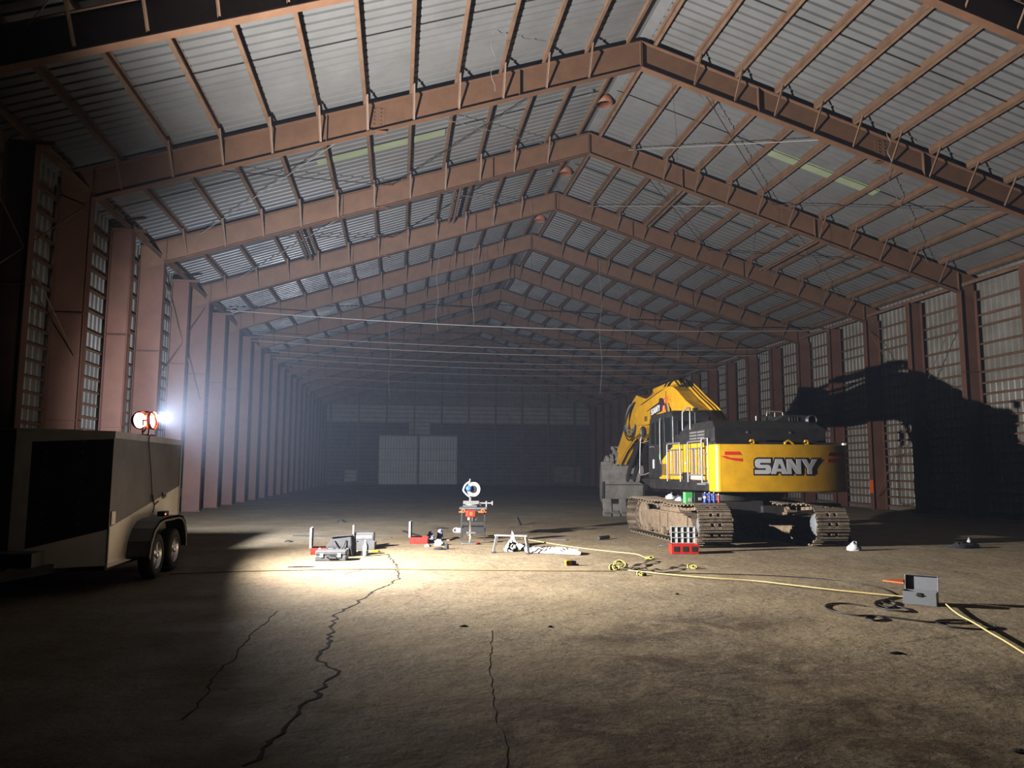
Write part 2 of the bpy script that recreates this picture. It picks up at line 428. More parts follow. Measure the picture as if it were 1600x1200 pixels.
RT = DEP + 0.23                  # sheet above the underside line of the rafters
ceiling = empty('ceiling', (0, 0, 0), label='ribbed galvanised sheet roof of the hall seen from below', cat='ceiling', kind='structure')
rp = ribs(Y0, Y1+0.2, 0.32, 0.055, 0.068, 0.018)
sheet('roof_sheeting', rp, lambda a, o: (WL-0.2, a, zb(WL-0.2)+RT+o), lambda a, o: (XC, a, zb(XC)+RT+o), M['galv'], parent=ceiling)
sheet('roof_sheeting', rp, lambda a, o: (XC, a, zb(XC)+RT+o), lambda a, o: (WR+0.2, a, zb(WR+0.2)+RT+o), M['galv'], parent=ceiling)
# sheet end laps, ridge closure
mb = MB()
for k in range(-1, 12):
    y = FY(k)+3.12
    for (xa, xb) in ((WL, XC-0.2), (XC+0.2, WR)):
        mb.bar((xa, y, zb(xa)+RT-0.03), (xb, y, zb(xb)+RT-0.03), 0.024, 0.024)
mb.build('sag_rods', M['darksteel'], ceiling)
mb = MB(); mb.prism([(XC-0.3, zb(XC-0.3)+RT-0.02), (XC, ZB+RT-0.02), (XC+0.3, zb(XC+0.3)+RT-0.02), (XC+0.3, zb(XC+0.3)+RT+0.0), (XC, ZB+RT+0.0), (XC-0.3, zb(XC-0.3)+RT+0.0)], Y0, Y1, 'y')
mb.build('ridge_cap', M['galv'], ceiling)

# green fibreglass strips let into the roof
for (xa, xb, yy, lb) in ((-2.7, 1.3, 24.0, 'green translucent strip let into the left roof slope'), (12.5, 16.4, 23.9, 'green translucent strip let into the right roof slope')):
    mb = MB(); n = 4
    for i in range(n):
        x0 = xa+(xb-xa)*i/n; x1 = xa+(xb-xa)*(i+1)/n
        mb.add([(x0, yy-0.24, zb(x0)+RT-0.03), (x1, yy-0.24, zb(x1)+RT-0.03), (x1, yy+0.24, zb(x1)+RT-0.03), (x0, yy+0.24, zb(x0)+RT-0.03),
                (x0, yy-0.24, zb(x0)+RT-0.005), (x1, yy-0.24, zb(x1)+RT-0.005), (x1, yy+0.24, zb(x1)+RT-0.005), (x0, yy+0.24, zb(x0)+RT-0.005)],
               [(0, 1, 2, 3), (4, 7, 6, 5), (0, 4, 5, 1), (3, 2, 6, 7)])
    mb.build('skylight_panel', M['greenlight'], label=lb, cat='skylight', kind='structure')

# ridge ventilator throats
for i, (vx, vy, mt, lb) in enumerate(((6.75, 24.4, 'ventrust', 'rust orange rimmed round roof vent at the ridge above the second frame'), (6.75, 30.7, 'ventrust', 'rust orange rimmed round roof vent at the ridge behind the second frame'), (6.8, 36.9, 'ventrust', 'rust orange rimmed round roof vent at the ridge behind the third frame'),
                                (5.9, 23.7, 'galv', 'pale round vent opening left of the ridge, nearest of the pale ones'), (5.9, 42.3, 'galv', 'pale round vent opening left of the ridge behind the fourth frame'), (5.9, 30.6, 'galv', 'pale round vent opening left of the ridge behind the second frame'))):
    v = empty('roof_vent', (vx, vy, ZB+RT-0.28), label=lb, cat='vent', group='round roof vents along the ridge')
    MB().lathe([(0.27, 0.0), (0.30, 0.02), (0.30, 0.27), (0.27, 0.27), (0.27, 0.0)], None, 20).build('rim', M['orange'] if False else M[mt], v)
    MB().lathe([(0.001, 0.2), (0.265, 0.2), (0.265, 0.22), (0.001, 0.22)], None, 20).build('throat', M['darksteel'] if mt != 'galv' else M['galvwall'], v)

# walls -------------------------------------------------------------
GIRTS_L = [0.25, 0.62, 0.98, 1.35, 1.72, 2.10, 2.46, 2.82, 3.18, 3.54, 3.92, 4.30, 4.70, 5.1, 5.62, 6.2, 6.8, 7.4, 8.0, 8.6]
GIRTS_R = [0.22, 0.62, 0.98, 1.35, 1.72, 2.10, 2.46, 2.82, 3.18, 3.54, 3.90, 4.37, 4.77, 5.2, 5.64, 6.15, 6.73, 7.43, 7.87, 8.49]
ORD = ['first', 'second', 'third', 'fourth', 'fifth', 'sixth', 'seventh', 'eighth', 'ninth', 'tenth', 'eleventh', 'twelfth', 'thirteenth', 'fourteenth', 'fifteenth', 'sixteenth', 'seventeenth', 'eighteenth', 'nineteenth', 'twentieth']
wp = ribs(Y0, Y1+0.2, 0.30, 0.07, 0.04, 0.03)
for side, W, sg, girts, gd in (('left', WL, -1, GIRTS_L, 0.2), ('right', WR, 1, GIRTS_R, 0.2)):
    w = empty('wall_'+side, (0, 0, 0), label='ribbed metal %s wall with red oxide girts and columns' % side, cat='wall', kind='structure')
    zt = zb(W)+RT
    zs = 5.2
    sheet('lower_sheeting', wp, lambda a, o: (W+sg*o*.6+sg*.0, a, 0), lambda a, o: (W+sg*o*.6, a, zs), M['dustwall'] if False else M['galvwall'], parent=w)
    sheet('upper_sheeting', wp, lambda a, o: (W+sg*o+sg*.002, a, zs), lambda a, o: (W+sg*o+sg*.002, a, zt), M['galvwall'], parent=w)
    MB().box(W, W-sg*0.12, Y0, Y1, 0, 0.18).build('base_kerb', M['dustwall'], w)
    for z in girts:
        mb = MB(); xi = W-sg*gd
        mb.box(xi, W-sg*0.004, Y0, Y1, z-0.006, z+0.006)
        mb.box(xi, xi+sg*0.012, Y0, Y1, z-0.07, z+0.006)
        mb.build('girt', M['oxide'], w)

# far gable wall ---------------------------------------------------
gw = empty('wall_back', (0, Y1, 0), label='far gable wall, darker below, with posts, girts and a bright sheet band', cat='wall', kind='structure')
bp_ = ribs(WL, WR, 0.30, 0.07, 0.04, 0.03)
DX0, DX1, DZ = -2.2, 6.8, 5.62
def gz(x): return zb(x)+RT
def strip(x0, x1, z0, z1, mt, name, y=0.0):
    pr = [(min(max(a, x0), x1), o) for a, o in bp_ if x0-0.3 < a < x1+0.3]
    sheet(name, pr, lambda a, o: (a, y+o, z0), lambda a, o: (a, y+o, z1 if z1 is not None else gz(a)), mt, parent=gw)
strip(WL, DX0, 0, 7.1, M['darkgable'], 'lower_sheeting'); strip(DX1, WR, 0, 7.1, M['darkgable'], 'lower_sheeting'); strip(DX0, DX1, DZ, 7.1, M['darkgable'], 'lower_sheeting')
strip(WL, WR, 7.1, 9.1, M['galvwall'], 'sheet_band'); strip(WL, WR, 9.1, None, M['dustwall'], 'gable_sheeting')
strip(1.2, 3.6, 5.75, 7.1, M['galvwall'], 'sheet_patch', -0.02); strip(-5.9, -4.6, 0.35, 1.7, M['galvwall'], 'sheet_patch', -0.02)
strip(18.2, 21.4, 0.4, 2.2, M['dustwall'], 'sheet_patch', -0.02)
for z in [0.4, 0.85, 1.3, 1.75, 2.2, 2.65, 3.1, 3.55, 4.0, 4.45, 4.9, 5.35, 5.8, 6.3, 6.8, 7.2, 7.7, 8.2, 8.7, 9.2, 10.2, 11.2, 12.2]:
    xs = [(WL+0.3, WR-0.3)]
    if z < DZ+0.1: xs = [(WL+0.3, DX0-0.1), (DX1+0.1, WR-0.3)]
    if z > 9.3: xs = [(XC-(ZB-z)/SL*0.98, XC+(ZB-z)/SR*0.98)]
    mb = MB()
    for (a, c) in xs:
        mb.box(a, c, -0.2, -0.01, z-0.006, z+0.006); mb.box(a, c, -0.2, -0.188, z-0.08, z+0.006)
    mb.build('girt', M['oxide'], gw)
for i in range(11):
    x = -8.3+3.13*(i+0.22)
    if x > WR-0.4: break
    z0 = 0 if not (DX0+0.2 < x < DX1-0.2) else DZ+0.1
    mb = MB(); zt = gz(x)-0.25
    mb.box(x-0.008, x+0.008, -0.55, -0.2, z0, zt); mb.box(x-0.08, x+0.08, -0.56, -0.54, z0, zt); mb.box(x-0.08, x+0.08, -0.21, -0.2, z0, zt)
    mb.build('post', M['oxidecol'], gw)
# the big sliding door
door = empty('door_1', (0, Y1-0.3, 0), label='tall pale ribbed sliding door of two leaves in the far wall', cat='door', kind='structure')
for (a, c) in ((DX0, 2.27), (2.33, DX1)):
    pr = ribs(a, c, 0.32, 0.13, 0.10, 0.02)
    lf = sheet('leaf', pr, lambda q, o: (q, -o, 0.08), lambda q, o: (q, -o, DZ), M['doorsheet'], parent=door)
    mb = MB()
    for z in (0.12, 1.46, 2.82, 4.14, 5.55): mb.box(a, c, -0.13, -0.105, z-0.018, z+0.018)
    for x in (a+0.04, c-0.04): mb.box(x-0.03, x+0.03, -0.13, -0.045, 0.08, DZ)
    mb.build('leaf_rail', M['oxide'], lf)
    mb = MB(); x = a+0.16
    while x < c-0.05:
        mb.box(x-0.05, x+0.05, -0.045, -0.005, 0.1, DZ-0.02); x += 0.32
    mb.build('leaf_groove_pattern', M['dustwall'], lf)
MB().box(DX0-0.2, DX1+0.2, -0.16, 0.02, DZ+0.02, DZ+0.2).build('door_track', M['oxide'], door)

# portal frames ----------------------------------------------------
PUR = [0.37+1.245*i for i in range(12)]
def rafter_mb(sg, y):
    mb = MB(); xe = XL if sg < 0 else XR
    s = SL if sg < 0 else SR
    z0, z1 = zb(XC), zb(xe)
    xo = xe + sg*(0.8 if sg < 0 else 0.68)
    # web, flanges
    mb.prism([(XC, z0), (xo, zb(xo)), (xo, zb(xo)+DEP), (XC, z0+DEP)], y-0.008, y+0.008, 'y')
    mb.prism([(XC, z0-0.012), (xe, z1-0.012), (xe, z1+0.012), (XC, z0+0.012)], y-0.115, y+0.115, 'y')
    mb.prism([(XC, z0+DEP-0.012), (xo, zb(xo)+DEP-0.012), (xo, zb(xo)+DEP+0.012), (XC, z0+DEP+0.012)], y-0.115, y+0.115, 'y')
    # ridge plate, stiffeners, splice plates with bolts
    for x in (XC+sg*0.02, XC+sg*3.6, XC+sg*8.9, xe-sg*0.03):
        mb.box(x-0.008, x+0.008, y-0.11, y+0.11, zb(x), zb(x)+DEP)
    for x in (XC+sg*7.55,):
        mb.box(x-0.2, x+0.2, y-0.016, y+0.016, zb(x)+0.12, zb(x)+DEP-0.12)
        mb.box(x-0.25, x+0.25, y-0.1, y+0.1, zb(x)-0.03, zb(x)-0.012)
        for i in (-1, 1):
            for j in range(5):
                q = zb(x)+0.18+j*0.11
                mb.box(x+i*0.09-0.016, x+i*0.09+0.016, y-0.04, y-0.01, q-0.016, q+0.016)
    return mb
def column_mb(sg, y, d, zt, xe=None):
    xe = (XL if sg < 0 else XR); xo = xe+sg*d; mb = MB()
    mb.box(xe, xo, y-0.004, y+0.004, 0, zt)
    mb.box(xe, xe+sg*0.02, y-0.13, y+0.13, 0, zt)
    mb.box(xo, xo-sg*0.02, y-0.13, y+0.13, 0, zt)
    for z in (2.9, 5.6): mb.box(xe, xo, y-0.12, y+0.12, z-0.008, z+0.008)
    mb.box(xe-sg*0.06, xo, y-0.18, y+0.18, 0, 0.025)
    return mb
def brace_mb(sg, x, y, dy):
    mb = MB(); xp = x
    mb.bar((xp, y+dy, zb(xp)+DEP+0.05), (x-sg*0.02, y+(0.05 if dy > 0 else -0.05), zb(x)+0.03), 0.05, 0.012, up=(sg, 0, 0.3))
    mb.bar((xp+0.025, y+dy, zb(xp)+DEP+0.05), (x+0.025-sg*0.02, y+(0.05 if dy > 0 else -0.05), zb(x)+0.03), 0.012, 0.05, up=(sg, 0, 0.3))
    return mb
WHERE = {-1: 'behind the top left corner', 0: 'dark, nearest in view overhead'}
for k in range(-1, 12):
    y = FY(k)
    fr = empty('portal_frame', (0, y, 0), label='red oxide steel portal frame, %s from the near end of the hall' % ORD[k+1], cat='steel frame', group='portal frames of the hall', kind='structure')
    for sg in (-1, 1):
        rb = rafter_mb(sg, 0).build('rafter', M['oxide'], fr)
        xe = XL if sg < 0 else XR
        c = column_mb(sg, 0, 0.8 if sg < 0 else 0.68, zb(xe)+0.06).build('column', M['oxidecol'], fr)
        if sg > 0 and k in (3, 2):
            pass
        for i, dx in enumerate(PUR):
            if i == 0 and k != 5: continue
            x = XC+sg*dx
            for dy in ((-0.62, 0.62) if k < 8 else (-0.62,)):
                brace_mb(sg, x, 0, dy).build('fly_brace', M['oxide2'], fr)
# columns between the frames, each with its cap stub
for k in range(-1, 12):
    y = FY(k)+3.12
    if y > Y1-1: continue
    for sg in (-1, 1):
        xe = XL if sg < 0 else XR
        zt = zb(xe)+0.1 if sg < 0 else zb(xe)+0.25
        mb = column_mb(sg, y, 0.62, zt)
        if sg < 0: mb.box(xe+0.34, xe-0.62, y-0.05, y+0.05, zt, zt+0.09)
        c = mb.build('wall_column', M['oxidecol'], label='red oxide steel column against the %s wall between portal frames, %s from the near end' % ('left' if sg < 0 else 'right', ORD[k+1]), cat='column', group='intermediate wall columns', kind='structure')
        if sg > 0 and k == 2:
            MB().box(xe-0.022, xe-0.002, y-0.13, y+0.13, 0.75, 1.45).build('orange_marker', M['orange'], c, label='orange painted mark')
        if sg > 0 and k == 2: pass
mb = MB(); mb.box(XR-0.022, XR-0.002, FY(3)-0.13, FY(3)+0.13, 0.75, 1.35)
for o in [o for o in COL.objects if o.name.startswith('portal_frame')]:
    if abs(o.location.y-FY(3)) < 0.1:
        MB().box(XR-0.022, XR-0.002, -0.13, 0.13, 0.75, 1.35).build('orange_marker', M['orange'], o, label='orange painted mark')
# eave beams and purlins
for sg in (-1, 1):
    xe = (XL if sg < 0 else XR)
    mb = MB(); z = zb(xe)+(0.28 if sg < 0 else 0.36); x = xe+sg*0.15
    mb.box(x-0.05, x+0.05, Y0, Y1-0.3, z-0.010, z); mb.box(x-0.006, x+0.006, Y0, Y1-0.3, z-0.13, z)
    mb.build('eave_beam', M['oxide2'], label='red oxide eave beam running along the top of the %s columns' % ('left' if sg < 0 else 'right'), cat='beam', kind='structure')
    for i, dx in enumerate(PUR + [15.3]):
        x = XC+sg*dx; s = (SL if sg < 0 else SR)
        z = zb(x)+DEP+0.014
        th = math.atan(s)*(1 if sg < 0 else -1)
        mb = MB(); Mx = Matrix.Translation((x, 0, z)) @ Matrix.Rotation(-th, 4, 'Y')
        f = 1 if sg < 0 else -1
        mb.box(-0.006, 0.006, Y0, Y1-0.2, 0, 0.2, Mx)
        mb.box(-0.095 if f > 0 else -0.006, 0.006 if f > 0 else 0.095, Y0, Y1-0.2, 0, 0.008, Mx); mb.box(-0.095*f-0.003, -0.095*f+0.003, Y0, Y1-0.2, 0, 0.025, Mx); mb.box(-0.006, 0.07*f, Y0, Y1-0.2, 0.192, 0.2, Mx)
        mb.build('purlin', M['oxide2'], label='red oxide roof purlin, %s below the ridge on the %s slope' % (ORD[i], 'left' if sg < 0 else 'right'), cat='purlin', group='roof purlins', kind='structure')
# paired bracing struts under the sheets of the fourth bay
for (x, k0, lb) in ((-3.9, 2, 'left slope low down'), (2.1, 2, 'left slope near the ridge'), (11.0, 2, 'right slope near the ridge'), (16.6, 2, 'right slope low down')):
    y0, y1 = FY(k0+0)+0.15, FY(k0+1)-0.15
    mb = MB()
    for d in (-0.1, 0.1): mb.cyl((x+d, y0, zb(x)+DEP-0.12), (x+d, y1, zb(x)+DEP-0.12), 0.06, 8)
    mb.build('bracing_strut_beam', M['oxide2'], label='doubled pipe strut between second and third frames on the %s' % lb, cat='strut', group='doubled pipe struts in the braced bay', kind='structure')
# cross bracing rods
def rod(name, pts, r, mt, label, cat='rod', group=None, n=6, kind='structure'):
    return MB().tube(pts, r, n).build(name, mt, label=label, cat=cat, group=group, kind=kind)
for k, nm in ((-1, 'first'), (1, 'third'), (2, 'fourth')):
    for sg, sd in ((-1, 'left'), (1, 'right')):
        for j, (da, dc) in enumerate(((1.5, 7.2), (7.2, 13.6))):
            for fl in (0, 1):
                xa, xb = XC+sg*da, XC+sg*dc
                if fl: xa, xb = xb, xa
                rod('brace_rod', [(xa, FY(k)+0.1, zb(xa)+DEP-0.1), (xb, FY(k+1)-0.1, zb(xb)+DEP-0.1)], 0.014, M['wire'] if (j+fl) % 2 else M['darksteel'],
                    'thin brace rod across the %s bay of the %s slope, %s, %s' % (nm, sd, 'upper half' if j == 0 else 'lower half', 'rising towards the far end' if fl else 'falling towards the far end'), group='thin roof bracing rods')
for sg, sd in ((-1, 'left'), (1, 'right')):
    xe = (XL if sg < 0 else XR)+sg*0.15
    for k, nm in ((0, 'second'), (2, 'fourth')):
        for fl in (0, 1):
            z0, z1 = (8.3, 0.6) if fl else (0.6, 8.3)
            if sg < 0: z0, z1 = z0*.5+4.2, z1*.5+4.2
            rod('brace_rod', [(xe, FY(k)+0.15, z0), (xe, FY(k+1)-0.15, z1)], 0.016, M['oxide2'],
                'diagonal brace rod across the %s bay of the %s wall, %s' % (nm, sd, 'rising to the near end' if fl else 'rising to the far end'), group='wall bracing rods')
# wires strung across the hall from column cap to column cap, with hangers
for i, k in enumerate((3, 4, 4, 5, 5, 6, 7, 8)):
    y = FY(k)+3.12+(0.12 if i in (2, 4) else 0); zz = 8.95 if i not in (2, 4) else 8.6
    pts = [(XL+(XR-XL)*t, y, zz-0.38*(1-(2*t-1)**2)) for t in [j/16 for j in range(17)]]
    rod('cross_wire', pts, 0.018 if i else 0.024, M['wire'], 'slack wire strung across the hall between left and right columns, %s from the camera' % ORD[i], cat='wire', group='slack wires strung across the hall')
HANG = ['pale wire hanging left of the ridge between second and third frames', 'thin wire hanging down the left slope beyond the third frame', 'pale wire hanging to the first cross wire, left one of a pair',
        'dark wire hanging to the first cross wire, right one of a pair', 'long pale wire hanging low left of the excavator boom', 'thin wire hanging above the excavator cab beyond the fourth frame', 'dark wire hanging left of the ridge to the second cross wire',
        'long thin wire hanging far left above the sliding door', 'short pale wire tied to the first bay left of the ridge', 'dark wire hanging under the right slope behind the first frame', 'short wire hanging under the right slope in the first bay', 'long thin wire hanging from the ridge to the top of the excavator boom']
for i, (x, y, z0, z1) in enumerate(((5.2, 30.0, 7.2, 12.9), (1.7, 36.2, 8.3, 11.9), (3.4, 36.0, 8.6, 12.6), (3.9, 36.1, 8.6, 12.8), (10.2, 38.0, 5.6, 12.6), (13.1, 42.4, 8.4, 12.2), (2.6, 42.4, 8.3, 12.3), (-0.6, 45.6, 5.9, 11.4), (2.2, 18.5, 11.3, 12.9), (13.6, 27.5, 9.6, 12.0), (14.2, 20.0, 10.6, 11.8), (8.2, 21.6, 4.9, 13.6))):
    pts = [(x+0.06*math.sin(j*1.3+i), y, z1+(z0-z1)*j/10) for j in range(11)]
    rod('hanging_wire', pts, 0.007 if i != 11 else 0.005, M['darksteel'] if i == 11 else M['wire'] if i % 3 else M['blackcable'], HANG[i], cat='wire', group='loose wires hanging from the roof')
# ------------------------------------------------------------------ trailer and its work light
TX0, TX1 = -6.18, -3.98           # box sides
TF, TR = 11.62, 15.06             # box front corner, rear
NX, NY = -5.08, 11.22             # nose tip
ZB0, ZT0 = 0.36, 2.22
tr = empty('cargo_trailer', (-5.1, 13.4, 0), label='black and white enclosed cargo trailer with tandem wheels parked by the left wall', cat='trailer')
tr_in = Matrix.Translation((5.1, -13.4, 0))
def tb(mb, name, mt, parent=None, **kw):
    mb.v = [tuple(Vector(p)-Vector((5.1*-1, 13.4, 0))) for p in mb.v] if parent is None or parent is tr else mb.v
    return mb.build(name, mt, parent or tr, **kw)
def TP(mb):
    mb.v = [(x+5.1, y-13.4, z) for (x, y, z) in mb.v]; return mb
foot = [(TX0, TF), (NX, NY), (TX1, TF), (TX1, TR), (TX0, TR)]
TP(MB().prism(foot, ZB0, ZT0, 'z')).build('body', M['trailerblack'], tr, bevel=0.015)
# white lower wedge on the right side and on the nose, black upper is the body
mb = MB()
def zline(y): return 0.88+(y-TF)*(1.40-0.88)/(TR-TF)
mb.add([(TX1+0.006, TF+0.0, ZB0), (TX1+0.006, TR, ZB0), (TX1+0.006, TR, zline(TR)), (TX1+0.006, TF, zline(TF)),
        (TX1-0.01, TF, ZB0), (TX1-0.01, TR, ZB0), (TX1-0.01, TR, zline(TR)), (TX1-0.01, TF, zline(TF))],
       [(0, 1, 2, 3), (7, 6, 5, 4), (0, 3, 7, 4), (1, 5, 6, 2), (3, 2, 6, 7), (0, 4, 5, 1)])
zz = ZB0+0.03
while zz < 1.38:                     # shallow horizontal ribs of the white sheet
    ys = TF if zz < zline(TF)-0.01 else TF+(zz+0.012-0.88)/(1.40-0.88)*(TR-TF)
    if ys < TR-0.05: mb.box(TX1+0.004, TX1+0.0095, ys+0.01, TR, zz, zz+0.014)
    zz += 0.034
TP(mb).build('white_wedge', M['trailerwhite'], tr, label='white lower wedge of the trailer side')
def nose(p0, p1, za0, za1, zb0_, zb1_, off, mt, name, label=None):
    """panel lying on the right nose face between fractions p0,p1 (0 at the corner, 1 at the tip)"""
    d = Vector((NX-TX1, NY-TF, 0)); n = Vector((d.y, -d.x, 0)).normalized()*-1
    if n.y > 0: n = -n
    A = Vector((TX1, TF, 0))+d*p0; B = Vector((TX1, TF, 0))+d*p1
    vs = []
    for o in (off, -0.01):
        for (P, z) in ((A, za0), (B, zb0_), (B, zb1_), (A, za1)):
            q = P+n*o; vs.append((q.x, q.y, z))
    m_ = MB().add(vs, [(0, 1, 2, 3), (7, 6, 5, 4), (0, 4, 5, 1), (1, 5, 6, 2), (2, 6, 7, 3), (3, 7, 4, 0)])
    # sort normals by recalculation
    return TP(m_).build(name, mt, tr, label=label)
nose(0.0, 0.86, ZB0, 0.86, ZB0, 0.62, 0.006, M['trailerwhite'], 'nose_wedge', 'tan lower panel of the trailer nose')
nose(0.0, 0.84, 0.865, ZT0-0.09, 0.63, ZT0-0.16, 0.004, M['black'], 'nose_panel', 'black riveted panel of the trailer nose')
nose(0.84, 1.0, ZB0, ZT0, ZB0, ZT0+0.02, 0.012, M['trailertrim'], 'nose_trim', 'pale upright trim on the trailer nose')
nose(0.0, 1.0, ZT0-0.1, ZT0, ZT0-0.17, ZT0+0.02, 0.010, M['trailertrim'], 'nose_cap', 'pale band along the top of the trailer nose')
mb = MB()
mb.prism([(TX0-0.01, TF), (NX, NY-0.02), (TX1+0.012, TF), (TX1+0.012, TR), (TX0-0.01, TR)], ZT0-0.0, ZT0+0.012, 'z')
mb.prism([(TX0+0.5, TF+0.2), (NX, NY+0.25), (TX1-0.5, TF+0.2), (TX1-0.5, TR-0.1), (TX0+0.5, TR-0.1)], ZT0+0.01, ZT0+0.035, 'z')
TP(mb).build('roof_panel', M['trailertrim'], tr)
mb = MB(); mb.box(TX1-0.02, TX1+0.014, TF, TR, ZT0-0.085, ZT0+0.006); mb.box(TX1-0.02, TX1+0.014, TF, TR, ZB0-0.03, ZB0+0.03)
mb.box(TX1-0.03, TX1+0.013, TF-0.012, TF+0.03, ZB0-0.03, 0.86); mb.box(TX1-0.03, TX1+0.016, TR-0.05, TR+0.012, ZB0-0.03, ZT0)
TP(mb).build('edge_trim', M['trailertrim'], tr)
mb = MB()                             # rivets in rows over the black panels
for i in range(7):
    for j in range(7):
        y = TF+0.25+i*0.55; z = zline(y)+0.12+j*0.2
        if z < ZT0-0.12: mb.cyl((TX1, y, z), (TX1+0.004, y, z), 0.007, 6)
for p in (0.32, 0.7):
    d = Vector((NX-TX1, NY-TF, 0)); A = Vector((TX1, TF, 0))+d*p
    for j in range(9): mb.cyl((A.x, A.y+0.01, 0.95+j*0.14), (A.x+0.003, A.y-0.008, 0.95+j*0.14), 0.007, 6)
TP(mb).build('rivet_pattern', M['trailertrim'], tr)
TP(MB().box(TX1, TX1+0.016, TF+0.05, TF+0.2, 0.92, 1.1)).build('marker_plate', M['trailerwhite'], tr, label='small white plate near the front corner')
TP(MB().box(TX1, TX1+0.03, 14.0, 14.12, 1.20, 1.30).cyl((TX1+0.02, 14.06, 1.25), (TX1+0.06, 14.06, 1.25), 0.03, 10)).build('socket_cover', M['steel'], tr)
TP(MB().box(TX1-0.06, TX1+0.0, TR+0.0, TR+0.04, 0.5, 2.0).cyl((TX1-0.01, TR+0.05, 0.6), (TX1-0.01, TR+0.05, 1.95), 0.014, 8).box(TX1-0.05, TX1+0.03, TR+0.01, TR+0.06, 1.2, 1.34)).build('door_lock_bar', M['steel'], tr)
# chassis, tongue, jack
mb = MB(); mb.box(TX0+0.05, TX1-0.05, TF+0.1, TR-0.02, 0.28, ZB0)
mb.bar((TX0+0.5, TF+0.2, 0.36), (NX-0.04, 9.9, 0.36), 0.06, 0.12); mb.bar((TX1-0.5, TF+0.2, 0.36), (NX+0.04, 9.9, 0.36), 0.06, 0.12)
mb.box(NX-0.05, NX+0.05, 9.55, 10.1, 0.33, 0.43)
TP(mb).build('chassis', M['rubber'], tr)
TP(MB().cyl((NX, 10.15, 0.05), (NX, 10.15, 0.9), 0.03, 12).cyl((NX, 10.15, 0.0), (NX, 10.15, 0.04), 0.1, 14).cyl((NX, 10.15, 0.88), (NX+0.16, 10.15, 0.88), 0.012, 8)).build('jack', M['rail'], tr)
TP(MB().box(NX-0.16, NX+0.5, 10.75, 11.12, 0.44, 0.62)).build('tongue_box', M['black'], tr)
# tandem fender
prof = []
yc0, yc1 = 13.02, 13.98
pts = [(12.35, 0.40), (12.42, 0.62), (12.58, 0.80), (12.80, 0.90), (13.05, 0.93), (13.9, 0.93), (14.12, 0.90), (14.30, 0.80), (14.42, 0.62), (14.47, 0.40)]
inn = [(y + (0.03 if y < 13.5 else -0.03), z-0.03) for y, z in reversed(pts)]
mb = MB(); n = len(pts)
for i in range(n-1):
    a, c = pts[i], pts[i+1]
    a2, c2 = (a[0]*0.985+13.5*0.015, a[1]-0.03), (c[0]*0.985+13.5*0.015, c[1]-0.03)
    mb.prism([a, c, c2, a2], TX1-0.02, TX1+0.34, 'x')
    # outer lip
    a3, c3 = (a[0]*0.93+13.5*0.07, a[1]-0.06), (c[0]*0.93+13.5*0.07, c[1]-0.06)
    mb.prism([a, c, c3, a3], TX1+0.32, TX1+0.34, 'x')
TP(mb).build('fender', M['fender'], tr)
for wy in (yc0, yc1):
    for (x0, sgn) in ((TX1+0.05, 1),):
        Mw = Matrix.Translation((x0+0.12+5.1, wy-13.4, 0.35)) @ Matrix.Rotation(R(90), 4, 'Y')
        ty = MB().lathe([(0.21, -0.105), (0.29, -0.11), (0.335, -0.09), (0.35, -0.05), (0.35, 0.05), (0.335, 0.09), (0.29, 0.11), (0.21, 0.105), (0.2, 0.05), (0.2, -0.05), (0.21, -0.105)], Mw, 32).build('tyre', M['rubber'], tr)
        mb = MB().lathe([(0.2, -0.06), (0.21, 0.1), (0.195, 0.1), (0.18, 0.03), (0.001, 0.03)], Mw, 32)
        mb.lathe([(0.055, 0.02), (0.055, 0.1), (0.04, 0.11), (0.001, 0.112)], Mw, 16)
        for s in range(5):
            a = s*2*math.pi/5+0.4
            mb.bar(Mw @ Vector((0.03*math.cos(a), 0.03*math.sin(a), 0.075)), Mw @ Vector((0.195*math.cos(a), 0.195*math.sin(a), 0.06)), 0.05, 0.03, up=(1, 0, 0))
        mb.build('wheel_rim', M['alloy'], ty)
for wy in (yc0, yc1):
    Mw = Matrix.Translation((TX0-0.17+5.1, wy-13.4, 0.35)) @ Matrix.Rotation(R(90), 4, 'Y')
    MB().lathe([(0.001, -0.105), (0.29, -0.11), (0.335, -0.09), (0.35, -0.05), (0.35, 0.05), (0.335, 0.09), (0.29, 0.11), (0.001, 0.105)], Mw, 28).build('tyre', M['rubber'], tr)

# work light: two round heads on a U stand
wl = empty('work_light', (LAMP.x, LAMP.y, ZT0+0.036), label='lit round twin-head work light standing on the trailer roof edge', cat='work light')
B = wl.location
mb = MB()
mb.box(-0.12, 0.12, -0.14, 0.14, 0, 0.02)
for y in (-0.16, 0.16): mb.tube([(0, y*0.8, 0.01), (0, y, 0.06), (0, y, 0.25)], 0.011, 8)
mb.cyl((0, -0.17, 0.25), (0, 0.17, 0.25), 0.012, 8)
mb.build('stand', M['darksteel'], wl)
for i, (aim, off) in enumerate((((0.80, -0.58, 0.04), (-0.11, -0.05, 0.25)), ((0.97, -0.15, 0.10), (0.04, 0.03, 0.25)))):
    q = Vector(aim).to_track_quat('Z', 'Y').to_matrix().to_4x4()
    Mh = Matrix.Translation(off) @ q
    h = MB().lathe([(0.001, -0.09), (0.07, -0.085), (0.11, -0.04), (0.135, 0.0), (0.15, 0.035), (0.15, 0.055), (0.135, 0.055), (0.125, 0.03), (0.001, 0.03)], Mh, 28).build('lamp_head', M['orange'], wl)
    MB().lathe([(0.001, 0.045), (0.08, 0.043), (0.124, 0.034), (0.124, 0.031), (0.001, 0.031)], Mh, 28).build('lens', M['lens'], h)
    mb = MB()
    mb.lathe([(0.148, 0.055), (0.158, 0.06), (0.158, 0.085), (0.148, 0.085), (0.148, 0.055)], Mh, 28)
    mb.build('guard_ring', M['red'], h)
